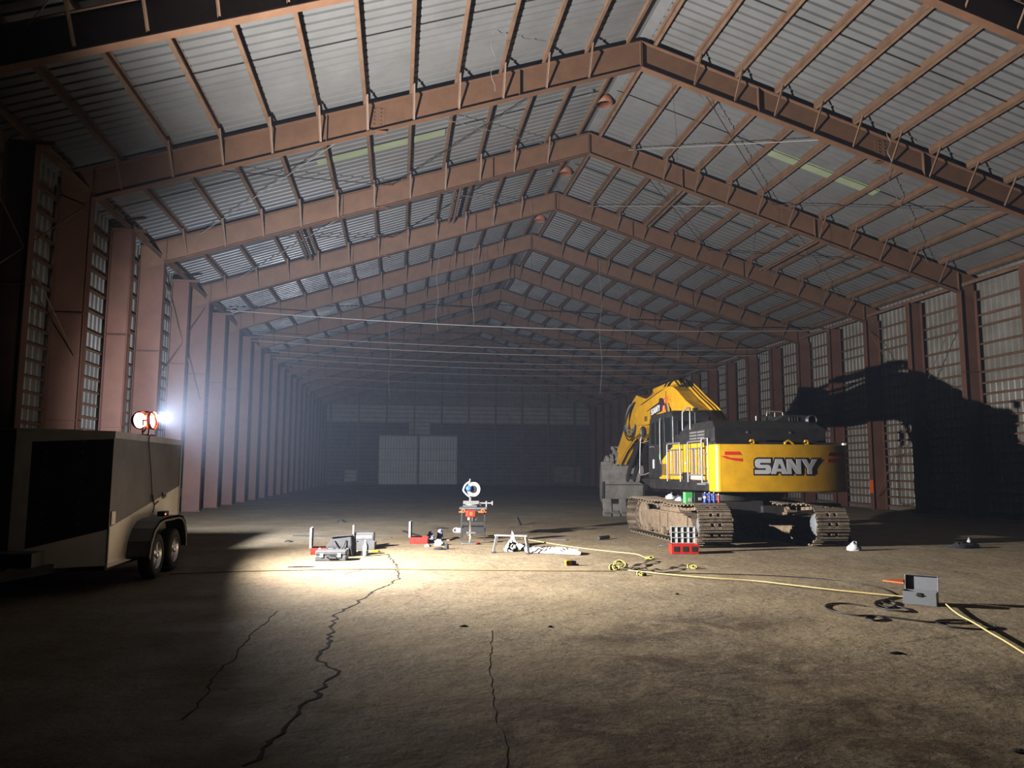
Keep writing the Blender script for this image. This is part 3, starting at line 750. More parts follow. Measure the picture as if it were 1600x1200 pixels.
mb = MB().tube(smoothpath([(-0.05, -0.02, 0.05), (0.0, 0.0, 0.12), (0.06, 0.0, 0.36), (-0.02, 0.0, 0.40), (-0.06, 0, 0.3)], 6), 0.012, 8)
mb.build('handle', M['darksteel'], wl)
# its cord hanging down the side, plugs and the box on the fender
cx = TX1+0.022
cordpts = smoothpath([(-4.06, 13.45, 2.262), (-3.955, 13.1, 2.245), (cx, 13.1, 2.1), (cx, 13.25, 1.75), (cx, 13.36, 1.45), (cx, 13.42, 1.28)], 6)
cord = MB().tube(cordpts, 0.008, 6).build('lamp_cable', M['blackcable'], label='black cord hanging from the work light down the trailer side', cat='cord')
MB().cyl((cx, 13.42, 1.28), (cx+0.006, 13.48, 1.17), 0.017, 10).build('plug', M['blackcable'], cord)
MB().tube(smoothpath([(cx, 13.50, 1.165), (cx+0.01, 13.52, 1.11), (cx+0.01, 13.5, 1.04), (cx+0.008, 13.47, 1.0)], 5), 0.009, 6).build('pigtail', M['blackcable'], cord)
MB().cyl((cx+0.01, 13.54, 1.12), (cx+0.02, 13.68, 1.165), 0.014, 10).build('plug', M['blackcable'], cord)
ad = empty('power_adapter', (TX1+0.16, 13.58, 0.934), label='small black power box with a red light on the trailer fender', cat='power adapter')
MB().box(-0.06, 0.06, -0.12, 0.12, 0, 0.075).build('housing', M['darkplastic'], ad, bevel=0.01)
MB().ball((0.062, -0.09, 0.03), 0.012, 0.012, 0.012).build('indicator', M['redlens'], ad)
# ------------------------------------------------------------------ excavator (points given in hall coordinates, stored about its own base)
EX, EY = 8.4, 19.15
ex = empty('excavator', (EX, EY, 0), label='big yellow crawler excavator with black cab, tail towards the camera', cat='excavator')
def EB(mb, name, mt, parent=None, **kw):
    mb.v = [(x-EX, y-EY, z) for (x, y, z) in mb.v]
    return mb.build(name, mt, parent if parent is not None else ex, **kw)

# tracks
def track(cx, lab):
    rad, half, n = 0.46, 2.27, 52
    Ltot = 4*half + 2*math.pi*rad
    def path(s):
        s %= Ltot
        if s < 2*half:                                   # top run, sagging between idler and sprocket
            t = s/(2*half); v = -half+s
            z = rad*2 - 0.055*(math.sin(math.pi*t*2)**2) + (0.05*math.exp(-((t-0.78)/0.09)**2))
            return v, z+0.03
        s -= 2*half
        if s < math.pi*rad:
            a = math.pi/2 - s/rad; return half+rad*math.cos(a), rad+rad*math.sin(a)+0.03
        s -= math.pi*rad
        if s < 2*half: return half-s, 0.03
        s -= 2*half
        a = -math.pi/2 - s/rad
        return -half+rad*math.cos(a), rad+rad*math.sin(a)+0.03
    mb = MB(); ch = MB(); W = 0.39; pit = Ltot/n
    for i in range(n):
        v0, z0 = path(i*pit-0.02); v1, z1 = path(i*pit+0.02)
        vc, zc = path(i*pit)
        t = Vector((0, v1-v0, z1-z0)).normalized(); nrm = Vector((0, -t.z, t.y))  # outward for this direction
        Mx = Matrix(((1, 0, 0, cx), (0, t.y, nrm.y, EY+vc), (0, t.z, nrm.z, zc), (0, 0, 0, 1)))
        h = pit*0.5
        # plate with two mud holes, three grousers
        mb.box(-W, -0.13, -h*1.02, h*0.98, -0.028, 0.0, Mx); mb.box(0.13, W, -h*1.02, h*0.98, -0.028, 0.0, Mx)
        mb.box(-0.045, 0.045, -h*1.02, h*0.98, -0.028, 0.0, Mx)
        mb.box(-W, W, -h*1.02, -h*0.35, -0.028, 0.0, Mx); mb.box(-W, W, h*0.35, h*0.98, -0.028, 0.0, Mx)
        for g, hh in ((-0.78, 0.034), (0.0, 0.026), (0.80, 0.034)):
            if g == 0.0:
                for (a, c) in ((-W, -0.13), (-0.045, 0.045), (0.13, W)): mb.box(a, c, -0.014, 0.014, -0.005, hh, Mx)
            else:
                mb.box(-W, W, h*g-0.014, h*g+0.014, -0.005, hh, Mx)
        for sx in (-0.11, 0.07):                            # chain links
            ch.box(sx, sx+0.04, -h*1.05, h*1.05, -0.13, -0.028, Mx)
        ch.cyl(Mx @ Vector((-0.13, h, -0.08)), Mx @ Vector((0.13, h, -0.08)), 0.03, 8)
    t_ = EB(mb, 'track', M['mudsteel'], label=lab)
    EB(ch, 'track_chain', M['mud'], t_)
    # frame
    fm = MB()
    sgn = -1 if cx < EX else 1
    fm.prism([(EY-1.75, 0.22), (EY+1.75, 0.22), (EY+1.95, 0.36), (EY+1.75, 0.62), (EY+1.0, 0.70), (EY-1.2, 0.70), (EY-1.75, 0.60), (EY-1.9, 0.4)], cx-0.21, cx+0.21, 'x')
    fm.prism([(EY-0.95, 0.70), (EY+0.55, 0.70), (EY+0.45, 0.80), (EY-0.8, 0.82)], cx-0.16, cx+0.16, 'x')
    for (a, c) in ((-1.6, -1.25), (-0.25, 0.15), (0.35, 0.75)): fm.box(cx+sgn*0.19, cx+sgn*0.25, EY+a, EY+c, 0.3, 0.66)
    fm.box(cx+sgn*0.16, cx+sgn*0.3, EY-0.1, EY+0.1, 0.12, 0.3); fm.box(cx+sgn*0.16, cx+sgn*0.3, EY-1.3, EY-1.1, 0.12, 0.3); fm.box(cx+sgn*0.16, cx+sgn*0.3, EY+1.1, EY+1.3, 0.12, 0.3)
    f_ = EB(fm, 'track_frame', M['mud'], bevel=0.015)
    for i in range(9):
        v = EY-1.6+i*0.4
        EB(MB().cyl((cx-0.2, v, 0.20), (cx+0.2, v, 0.20), 0.085, 14).cyl((cx-0.24, v, 0.20), (cx+0.24, v, 0.20), 0.05, 10), 'track_roller', M['mudsteel'], f_)
    for v in (EY-0.75, EY+0.75):
        EB(MB().cyl((cx-0.15, v, 0.79), (cx+0.15, v, 0.79), 0.06, 14), 'carrier_roller', M['mudsteel'], f_)
    # sprocket (tail end) with its toothed rim and motor, idler (front end)
    Ms = Matrix.Translation((cx, EY-half, rad+0.03)) @ Matrix.Rotation(R(90), 4, 'Y')
    sp = MB()
    nt_ = 21
    pr = []
    for i in range(nt_):
        for da, rr in ((0.0, 0.33), (0.3, 0.37), (0.6, 0.37), (0.85, 0.33)):
            a = 2*math.pi*(i+da)/nt_; pr.append((rr*math.cos(a), rr*math.sin(a)))
    sp.prism(pr, -0.03, 0.03, 'z', Ms)
    s_ = EB(sp, 'sprocket', M['mudsteel'])
    EB(MB().lathe([(0.001, -0.21), (0.2, -0.2), (0.25, -0.16), (0.27, -0.05), (0.27, 0.05), (0.25, 0.16), (0.2, 0.2), (0.001, 0.21)], Ms, 28), 'drive_motor', M['grey'], s_)
    Mi = Matrix.Translation((cx, EY+half, rad+0.03)) @ Matrix.Rotation(R(90), 4, 'Y')
    EB(MB().lathe([(0.001, -0.06), (0.14, -0.06), (0.16, -0.04), (0.27, -0.04), (0.29, -0.07), (0.35, -0.07), (0.355, 0.0), (0.35, 0.07), (0.29, 0.07), (0.27, 0.04), (0.16, 0.04), (0.14, 0.06), (0.001, 0.06)], Mi, 32), 'idler', M['mudsteel'])
track(7.0, 'muddy track on the cab side')
track(9.79, 'muddy track on the far side from the cab')
# car body under the slew ring
mb = MB()
mb.prism([(8.4-0.75, 18.45), (8.4+0.75, 18.45), (8.4+0.75, 19.85), (8.4-0.75, 19.85)], 0.62, 0.98, 'z')
for (x0, x1) in ((7.05, 7.75), (9.05, 9.75)):
    for y in (18.35, 19.65): mb.box(x0, x1, y, y+0.34, 0.55, 0.86)
EB(mb, 'car_body', M['darksteel'], bevel=0.03)
mb = MB().cyl((8.4, 19.15, 0.98), (8.4, 19.15, 1.16), 0.78, 48).cyl((8.4, 19.15, 1.14), (8.4, 19.15, 1.26), 0.70, 48)
for i in range(40):
    a = 2*math.pi*i/40; mb.cyl((8.4+0.735*math.cos(a), 19.15+0.735*math.sin(a), 1.155), (8.4+0.735*math.cos(a), 19.15+0.735*math.sin(a), 1.185), 0.017, 6)
EB(mb, 'slew_ring', M['darksteel'])

# upper structure deck
mb = MB()
mb.box(7.15, 9.65, 16.6, 20.6, 1.24, 1.5)
mb.prism([(16.55, 1.27), (20.4, 1.24), (21.25, 1.42), (21.3, 1.5), (16.55, 1.5)], 6.88, 7.4, 'x')
mb.prism([(16.55, 1.27), (20.4, 1.24), (20.9, 1.45), (20.9, 1.5), (16.55, 1.5)], 9.4, 9.86, 'x')
mb.box(6.86, 7.3, 16.9, 20.9, 1.42, 1.46)
EB(mb, 'deck', M['black'], bevel=0.02)
# counterweight
cc = 8.36
pl = []
for i in range(61):
    x = -1.43+2.86*i/60; pl.append((cc+x, 15.75+0.062*x*x))
for i in range(1, 7):
    a = R(90*i/6); pl.append((cc+1.43+0.12*math.sin(a), 15.877+0.12*(1-math.cos(a))))
pl += [(cc+1.55, 16.75), (cc+1.2, 16.85), (cc-1.2, 16.85), (cc-1.2, 16.34), (cc-1.55, 16.34)]
for i in range(6, 0, -1):
    a = R(90*i/6); pl.append((cc-1.43-0.12*math.sin(a), 15.877+0.12*(1-math.cos(a))))
mb = MB(); mb.prism(pl, 1.26, 2.30, 'z')
cw = EB(mb, 'counterweight', M['yellow'], bevel=0.035, seg=3)
def cwy(x):
    u = abs(x-cc)
    if u <= 1.43: return 15.75+0.062*u*u
    return 15.877+0.12*(1-math.sqrt(max(0, 1-((u-1.43)/0.12)**2)))
def decal(polys, off, th, name, mt, parent, fy):
    """flat polygons (x,z) laid on the tail face, each with a real thickness"""
    mb = MB()
    for p in polys:
        n = len(p)
        ar = sum(p[i][0]*p[(i+1) % n][1]-p[(i+1) % n][0]*p[i][1] for i in range(n))
        if ar < 0: p = list(reversed(p))
        vs = [(x, fy(x)-off-th, z) for x, z in p] + [(x, fy(x)-off+0.004, z) for x, z in p]
        mb.add(vs, [tuple(range(n)), tuple(reversed(range(n, 2*n)))] + [(i, n+i, n+(i+1) % n, (i+1) % n) for i in range(n)])
    return EB(mb, name, mt, parent)
# block letters, unit cell 0..1 wide and 0..1 high
LET = {
 'S': (1.18, [[(0.0, 0.0), (0.93, 0.0), (1.06, 0.05), (1.13, 0.16), (1.13, 0.42), (1.06, 0.55), (0.93, 0.61), (0.40, 0.61), (0.36, 0.65), (0.36, 0.70), (0.40, 0.735), (1.12, 0.735), (1.12, 1.0), (0.24, 1.0), (0.09, 0.95), (0.02, 0.84), (0.02, 0.56), (0.09, 0.44), (0.24, 0.38), (0.74, 0.38), (0.78, 0.345), (0.78, 0.30), (0.74, 0.26), (0.0, 0.26)]]),
 'A': (1.22, [[(0.0, 0.0), (0.36, 0.0), (0.42, 0.16), (0.76, 0.16), (0.82, 0.0), (1.18, 0.0), (0.82, 1.0), (0.36, 1.0)]]),
 'N': (1.12, [[(0.0, 0.0), (0.33, 0.0), (0.33, 0.52), (0.72, 0.0), (1.05, 0.0), (1.05, 1.0), (0.72, 1.0), (0.72, 0.50), (0.36, 1.0), (0.0, 1.0)]]),
 'Y': (1.2, [[(0.42, 0.0), (0.76, 0.0), (0.76, 0.36), (1.2, 1.0), (0.82, 1.0), (0.59, 0.62), (0.36, 1.0), (-0.02, 1.0), (0.42, 0.36)]]),
}
def grow(p, d):
    n = len(p); ar = sum(p[i][0]*p[(i+1) % n][1]-p[(i+1) % n][0]*p[i][1] for i in range(n)); sg = 1 if ar > 0 else -1
    out = []
    for i in range(n):
        a, b, c = Vector((*p[i-1], 0)), Vector((*p[i], 0)), Vector((*p[(i+1) % n], 0))
        e0, e1 = (b-a).normalized(), (c-b).normalized()
        n0, n1 = Vector((e0.y, -e0.x, 0))*sg, Vector((e1.y, -e1.x, 0))*sg
        m = (n0+n1)
        k = d/max(0.35, 1+n0.dot(n1))
        q = b+m*k; out.append((q.x, q.y))
    return out
def word(x0, z0, h, w, txt='SANY'):
    tot = sum(LET[c][0] for c in txt)-0.06; polys = []; x = 0
    for c in txt:
        for p in LET[c][1]: polys.append([(x0+(x+a)/tot*w, z0+b*h) for a, b in p])
        x += LET[c][0]-(0.06 if c in 'SA' else 0)
    return polys
wd = word(7.64, 1.655, 0.325, 1.47)
decal([grow(p, 0.035) for p in wd], 0.001, 0.003, 'lettering_outline', M['black'], cw, cwy)
ss = decal(wd, 0.0045, 0.006, 'lettering', M['silver'], cw, cwy)
def aw(x0, w):                                                        # the small counter of the A
    tot = sum(LET[c][0] for c in 'SANY')-0.06; s = LET['S'][0]-0.06
    return [[(x0+(s+a)/tot*w, 1.655+b*0.325) for a, b in ((0.47, 0.36), (0.71, 0.36), (0.59, 0.66))]]
decal(aw(7.64, 1.47), 0.011, 0.002, 'lettering_counter', M['black'], cw, cwy)
lf = [(6.80, 2.13), (7.0, 2.135), (7.31, 2.135), (7.36, 2.06), (7.0, 2.06), (6.88, 2.065)]
l2 = [(6.90, 2.04), (7.02, 2.035), (7.12, 2.0), (7.37, 1.985), (7.37, 1.92), (7.2, 1.94), (7.05, 1.975)]
decal([lf, l2], 0.001, 0.003, 'flash_decal', M['redpaint'], cw, cwy)
decal([[(2*cc-x, z) for x, z in lf], [(2*cc-x, z) for x, z in l2]], 0.001, 0.003, 'flash_decal', M['redpaint'], cw, cwy)
for x in (7.72, 9.0):
    mb = MB(); mb.prism([(x-0.05, 2.28), (x+0.05, 2.28), (x+0.05, 2.36), (x+0.03, 2.41), (x-0.03, 2.41), (x-0.05, 2.36), (x-0.025, 2.36), (x-0.012, 2.385), (x+0.012, 2.385), (x+0.025, 2.36), (x+0.025, 2.33), (x-0.025, 2.33)], 16.03, 16.09, 'y')
    EB(mb, 'lifting_eye', M['yellow'], cw)
mb = MB().box(8.47, 8.5, 16.0, 16.05, 2.29, 2.36).bar((8.5, 16.02, 2.36), (8.56, 16.02, 2.4), 0.03, 0.03).bar((8.56, 16.02, 2.4), (8.68, 16.02, 2.31), 0.03, 0.03)
EB(mb, 'camera_bracket', M['yellow'], cw)
EB(MB().box(9.86, 9.92, 15.98, 16.08, 2.3, 2.345), 'corner_light', M['white'], cw)

# engine hood
mb = MB()
def frust(x0, x1, y0, y1, z0, X0, X1, Yy0, Yy1, z1):
    vs = [(x0, y0, z0), (x1, y0, z0), (x1, y1, z0), (x0, y1, z0), (X0, Yy0, z1), (X1, Yy0, z1), (X1, Yy1, z1), (X0, Yy1, z1)]
    mb.add(vs, [(0, 3, 2, 1), (4, 5, 6, 7), (0, 1, 5, 4), (1, 2, 6, 5), (2, 3, 7, 6), (3, 0, 4, 7)])
frust(6.9, 9.56, 16.18, 18.3, 2.36, 6.9, 9.56, 16.18, 18.3, 2.68)
frust(6.92, 9.54, 16.2, 18.25, 2.68, 7.04, 9.5, 16.62, 18.15, 2.86)
mb.box(6.86, 9.86, 16.05, 16.7, 2.28, 2.36)
hood = EB(mb, 'engine_hood', M['black'], bevel=0.02)
mb = MB(); mb.box(6.885, 6.905, 16.62, 17.62, 2.42, 2.66)
EB(mb, 'hood_grille', M['darksteel'], hood)
mb = MB()
for i in range(3):
    for (a, c) in ((16.68, 17.08), (17.14, 17.56)): mb.box(6.872, 6.888, a, c, 2.45+i*0.07, 2.485+i*0.07)
EB(mb, 'grille_louvre', M['rail'], hood)
for x in (7.67, 8.69):
    EB(MB().cyl((x, 16.182, 2.575), (x, 16.165, 2.575), 0.022, 10).box(x+0.035, x+0.055, 16.172, 16.182, 2.55, 2.59), 'hood_latch', M['steel'], hood)
mb = MB(); mb.prism([(8.55, 2.84), (9.5, 2.84), (9.52, 2.98), (9.40, 3.02), (8.9, 3.02)], 16.75, 17.5, 'y')
for i in range(4): mb.box(8.98+i*0.07, 9.015+i*0.07, 16.735, 16.76, 2.87, 2.97)
EB(mb, 'exhaust_cover', M['black'], hood, bevel=0.012)
Me = Matrix.Translation((9.5, 16.7, 2.9)) @ Matrix.Rotation(R(90), 4, 'X')
EB(MB().lathe([(0.001, -0.35), (0.11, -0.35), (0.115, 0.09), (0.10, 0.09), (0.095, -0.2), (0.001, -0.2)], Me, 24), 'exhaust_pipe', M['darksteel'], hood)
mb = MB()
mb.tube(smoothpath([(8.62, 17.1, 2.86), (8.62, 17.1, 3.08), (8.68, 17.1, 3.12), (8.98, 17.1, 3.12), (9.02, 17.1, 3.08), (9.02, 17.1, 3.0)], 4), 0.014, 8)
mb.tube([(8.82, 17.1, 3.1), (8.82, 17.1, 3.0)], 0.012, 8)
EB(mb, 'hood_handrail', M['rail'], hood)
EB(MB().cyl((8.3, 17.0, 2.84), (8.3, 17.0, 3.0), 0.02, 10), 'breather_pipe', M['rail'], hood)
EB(MB().box(7.35, 7.6, 17.1, 17.5, 2.85, 2.885), 'filler_cap', M['steel'], hood)

# left side bodywork
mb = MB()
mb.box(6.965, 7.2, 16.36, 19.0, 1.5, 2.42)
sd = EB(mb, 'side_door', M['yellow'], bevel=0.025)
for y in (17.32, 18.02): EB(MB().box(6.958, 6.966, y-0.006, y+0.006, 1.52, 2.4), 'door_seam', M['black'], sd)
for y in (17.0, 17.12, 17.22, 18.45, 18.58, 18.70, 18.82, 17.45, 17.55, 17.65): EB(MB().box(6.955, 6.967, y-0.03, y+0.03, 1.64, 2.24), 'vent_slat', M['wood'], sd)
EB(MB().box(6.95, 6.966, 16.95, 17.75, 1.52, 1.60), 'name_strip', M['white'], sd)
EB(MB().box(6.95, 6.966, 17.8, 18.3, 1.5, 1.68), 'black_vent', M['black'], sd)
EB(MB().cyl((6.966, 18.05, 1.9), (6.94, 18.05, 1.9), 0.03, 10), 'door_lock', M['white'], sd)
EB(MB().prism([(19.0, 1.5), (19.98, 1.5), (19.86, 1.96), (19.0, 2.32)], 6.95, 7.1, 'x'), 'side_fairing', M['yellow'], bevel=0.015)
mb = MB()
for i in range(5): mb.box(6.94, 6.952, 19.35+i*0.09, 19.39+i*0.09, 1.6, 1.9)
EB(mb, 'fairing_vent', M['darksteel'])
# handrails and ladder
def railgate(ya, yb, bars):
    mb = MB(); x = 6.88
    mb.tube(smoothpath([(x, ya, 1.44), (x, ya, 2.3), (x, ya+(0.04 if yb > ya else -0.04), 2.39), (x, ya+(0.1 if yb > ya else -0.1), 2.4), (x, yb-(0.1 if yb > ya else -0.1), 2.4), (x, yb-(0.04 if yb > ya else -0.04), 2.39), (x, yb, 2.3), (x, yb, 1.44)], 4), 0.022, 10)
    mb.tube([(x, ya, 2.24), (x, yb, 2.24)], 0.016, 8); mb.tube([(x, ya, 1.62), (x, yb, 1.62)], 0.016, 8)
    for i in range(bars):
        y = ya+(yb-ya)*(i+1)/(bars+1); mb.tube([(x+0.02, y, 1.62), (x+0.02, y, 2.24)], 0.016, 8)
    return EB(mb, 'guard_rail', M['rail'])
railgate(18.22, 19.15, 3); railgate(16.86, 17.72, 3)
mb = MB()
for y in (16.45, 16.8): mb.tube([(6.86, y, 1.44), (6.86, y, 2.45)], 0.02, 10)
for z in (1.45, 1.78, 2.1, 2.44): mb.tube([(6.86, 16.45, z), (6.86, 16.8, z)], 0.016, 8)
mb.box(6.76, 6.9, 16.4, 16.88, 1.40, 1.44)
EB(mb, 'ladder', M['rail'])
mb = MB(); mb.tube(smoothpath([(6.95, 18.2, 2.36), (6.95, 18.2, 3.1), (6.97, 18.16, 3.18), (7.0, 18.05, 3.24), (7.0, 17.85, 3.24), (6.97, 17.74, 3.18), (6.95, 17.7, 3.1), (6.95, 17.7, 2.36)], 4), 0.02, 10)
mb.tube([(6.95, 18.2, 2.7), (7.0, 18.3, 2.7)], 0.014, 6)
EB(mb, 'roof_handrail', M['rail'])
EB(MB().box(7.0, 7.6, 18.3, 18.9, 2.35, 2.62), 'battery_housing', M['black'])

# cab
cabp = [(18.97, 1.5), (18.97, 3.12), (19.1, 3.24), (20.55, 3.26), (20.75, 3.18), (20.95, 2.5), (20.95, 1.5)]
mb = MB(); mb.prism(cabp, 6.97, 8.0, 'x')
cab = EB(mb, 'cab', M['black'], bevel=0.03, seg=3)
def pane(pts, x0, x1, name='window', mt=None, par=None): return EB(MB().prism(pts, x0, x1, 'x'), name, mt or M['glass'], par or cab, bevel=0.006)
EB(MB().prism([(19.78, 1.56), (20.86, 1.56), (20.86, 2.5), (20.7, 3.12), (19.78, 3.14)], 6.945, 6.975, 'x'), 'cab_door', M['black'], cab, bevel=0.01)
pane([(19.9, 2.42), (20.62, 2.42), (20.58, 3.02), (19.9, 3.05)], 6.938, 6.95, 'door_window')
EB(MB().prism([(20.18, 2.4), (20.24, 2.4), (20.24, 3.04), (20.18, 3.04)], 6.93, 6.945, 'x'), 'window_bar', M['darksteel'], cab)
pane([(19.08, 2.46), (19.66, 2.46), (19.66, 3.1), (19.12, 3.1)], 6.955, 6.975, 'side_window')
EB(MB().box(7.1, 7.85, 18.955, 18.975, 2.52, 3.0), 'rear_window', M['glass'], cab, bevel=0.006)
EB(MB().prism([(20.76, 3.1), (20.96, 2.45), (20.985, 2.45), (20.78, 3.12)], 7.08, 7.9, 'x'), 'windscreen', M['glass'], cab)
EB(MB().box(7.15, 7.8, 19.4, 20.2, 3.255, 3.3), 'roof_hatch', M['black'], cab, bevel=0.02)
EB(MB().box(6.935, 6.947, 20.36, 20.47, 1.78, 2.02), 'notice_sticker', M['white'], cab, label='white notice sticker')
EB(MB().box(6.935, 6.947, 19.86, 19.92, 2.02, 2.16), 'notice_sticker', M['green'], cab, label='small green sticker')
EB(MB().tube(smoothpath([(6.93, 20.6, 2.35), (6.90, 20.6, 2.37), (6.90, 20.3, 2.37), (6.93, 20.3, 2.35)], 3), 0.012, 8), 'door_handle', M['rail'], cab)
EB(MB().tube(smoothpath([(6.94, 19.74, 1.9), (6.9, 19.74, 2.0), (6.9, 19.74, 3.0), (6.94, 19.74, 3.1)], 4), 0.014, 8), 'grab_rail', M['rail'], cab)
mb = MB().tube(smoothpath([(6.95, 20.8, 1.66), (6.86, 21.1, 1.6), (6.84, 21.28, 1.62), (6.84, 21.32, 1.72), (6.86, 21.3, 2.5), (6.9, 21.28, 2.7)], 5), 0.016, 8)
mb.tube([(6.86, 21.3, 2.5), (6.97, 20.9, 2.55)], 0.012, 6)
EB(mb, 'mirror_rail', M['rail'])
EB(MB().ball((6.93, 21.25, 2.82), 0.1, 0.045, 0.17, 16), 'mirror', M['black'])
EB(MB().box(7.45, 7.56, 18.7, 18.8, 3.2, 3.32).cyl((7.5, 18.75, 2.9), (7.5, 18.75, 3.2), 0.02, 8), 'rear_lamp', M['black'], cab)
# tank and tool boxes on the right side of the upper structure
EB(MB().box(9.0, 9.84, 18.35, 20.4, 1.5, 2.45), 'fuel_tank', M['yellow'], bevel=0.04)
EB(MB().box(9.0, 9.84, 16.85, 18.33, 1.5, 2.4), 'pump_door', M['yellow'], bevel=0.03)
EB(MB().box(9.2, 9.8, 20.42, 20.95, 1.5, 1.95), 'tool_box', M['black'], bevel=0.03)

# boom
BC = 8.40
top = [(19.1, 2.05), (19.1, 2.45), (19.5, 3.06), (19.94, 3.34), (20.9, 3.72), (21.5, 4.05), (21.9, 4.22), (22.2, 4.27), (22.6, 4.24), (23.3, 4.14), (24.4, 3.97), (25.3, 3.86), (25.75, 3.80)]
bot = [(25.9, 3.62), (25.8, 3.42), (25.5, 3.26), (24.3, 3.22), (23.2, 3.28), (22.4, 3.28), (21.8, 3.12), (21.0, 2.75), (20.2, 2.35), (19.5, 2.0)]
mb = MB(); mb.prism(top+bot, BC-0.33, BC+0.33, 'x')
boom = EB(mb, 'boom', M['yellow'], bevel=0.015)
for x in (-0.335, 0.335):
    for y, z, r_ in ((25.6, 3.62, 0.13), (22.15, 3.72, 0.15)): EB(MB().cyl((BC+x-0.025, y, z), (BC+x+0.025, y, z), r_, 18), 'pin_boss', M['yellow'], boom)
# black name plate on the side of the boom
def sidepoly(polys, x, th, name, mt, par):
    mb = MB()
    for p in polys: mb.prism(p, x-th, x, 'x')
    return EB(mb, name, mt, par)
def bl(u, w):        # along the plate (0..1, left to right in the picture), across (0..1)
    a = Vector((23.95, 3.44)); b = Vector((22.82, 3.56)); h0 = 0.27; h1 = 0.32
    q = a.lerp(b, u); return (q.x, q.y+w*(h0+(h1-h0)*u))
plate = sidepoly([[bl(0, 0), bl(1, 0), bl(1, 1), bl(0, 1)]], BC-0.331, 0.006, 'name_plate', M['black'], boom)
tot = sum(LET[c][0] for c in 'SANY')-0.06
pls = []; xx = 0
for c_ in 'SANY':
    for p in LET[c_][1]: pls.append([bl(0.06+(xx+a)/tot*0.80, 0.16+b*0.68) for a, b in p])
    xx += LET[c_][0]-(0.06 if c_ in 'SA' else 0)
sidepoly(pls, BC-0.337, 0.005, 'lettering', M['white'], boom)
sidepoly([[bl(0.94, 0), bl(1.04, 0), bl(1.16, 1.05), bl(1.06, 1.05)]], BC-0.333, 0.005, 'flash_decal', M['redpaint'], boom)
sidepoly([[bl(1.06, 0), bl(1.10, 0), bl(1.22, 1.05), bl(1.18, 1.05)]], BC-0.333, 0.005, 'flash_decal', M['white'], boom)
sidepoly([[bl(1.13, 0), bl(1.42, 0), bl(1.5, 1.05), bl(1.25, 1.05)]], BC-0.333, 0.005, 'flash_decal', M['orange'], boom)
# work lamp on the boom side
EB(MB().box(BC-0.42, BC-0.33, 22.75, 22.85, 3.86, 3.95).cyl((BC-0.4, 22.62, 3.8), (BC-0.4, 22.72, 3.8), 0.09, 14), 'boom_lamp', M['black'], boom)
# hydraulic lines over the boom
for i, (x, o) in enumerate(((BC+0.30, 0.07), (BC+0.20, 0.05), (BC+0.10, 0.04))):
    p = [(x, 19.4, 2.9+o), (x, 19.95, 3.30+o), (x, 20.9, 3.76+o), (x, 21.6, 4.12+o), (x, 22.1, 4.30+o), (x-0.05, 22.8, 4.30+o)]
    EB(MB().tube(smoothpath(p, 6), 0.035, 10), 'hydraulic_line', M['yellow'], boom)
p = [(BC+0.26, 21.85, 4.24), (BC+0.26, 22.0, 4.36), (BC+0.26, 22.25, 4.40)]
EB(MB().tube(smoothpath(p, 5), 0.06, 10), 'line_elbow', M['yellow'], boom)
for i in range(5):
    p = [(BC-0.2+i*0.09, 21.6, 4.18), (BC-0.22+i*0.1, 22.0, 4.42+0.05*(i % 2)), (BC-0.2+i*0.1, 22.5, 4.46+0.04*((i+1) % 2)), (BC-0.2+i*0.1, 23.0, 4.3)]
    EB(MB().tube(smoothpath(p, 6), 0.026, 8), 'hose', M['blackcable'], boom)
for s in (-0.3, -0.22):
    p = [(BC+s, 22.6, 4.27), (BC+s, 23.4, 4.20), (BC+s, 24.5, 4.04), (BC+s, 25.2, 3.95)]
    EB(MB().tube(smoothpath(p, 5), 0.025, 8), 'hydraulic_line', M['yellow'], boom)
# thin bracket lines on the boom flank
mb = MB()
mb.tube([(BC-0.335, 22.45, 4.14), (BC-0.335, 22.5, 3.92), (BC-0.335, 23.0, 3.86), (BC-0.335, 24.3, 3.66)], 0.012, 6)
EB(mb, 'grease_line', M['darksteel'], boom)
mb = MB()
for y, z in ((24.35, 3.42), (24.5, 3.42)): mb.box(BC-0.34, BC-0.328, y-0.04, y+0.04, z-0.08, z+0.08)
EB(mb, 'boom_step', M['black'], boom)
# stick cylinder above the boom
sc = EB(MB().cyl((BC, 22.35, 4.43), (BC, 24.4, 4.36), 0.09, 18).cyl((BC, 22.2, 4.43), (BC, 22.38, 4.43), 0.11, 14), 'stick_cylinder', M['yellow'])
EB(MB().cyl((BC, 24.4, 4.36), (BC, 25.5, 4.24), 0.05, 14), 'cylinder_rod', M['chrome'], sc)
for s in (-0.62, 0.62):                                              # boom cylinders
    c_ = EB(MB().cyl((BC+s*0.8, 20.75, 1.65), (BC+s*0.75, 21.5, 2.6), 0.11, 18), 'boom_cylinder', M['yellow'])
    EB(MB().cyl((BC+s*0.75, 21.5, 2.6), (BC+s*0.70, 22.15, 3.72), 0.06, 14), 'cylinder_rod', M['chrome'], c_)
EB(MB().box(BC-0.6, BC+0.6, 20.5, 20.85, 1.3, 1.75), 'boom_foot_bracket', M['black'], bevel=0.03)
EB(MB().box(BC-0.42, BC-0.35, 18.8, 19.5, 1.5, 2.6).box(BC+0.35, BC+0.42, 18.8, 19.5, 1.5, 2.6), 'boom_mount', M['black'], bevel=0.02)

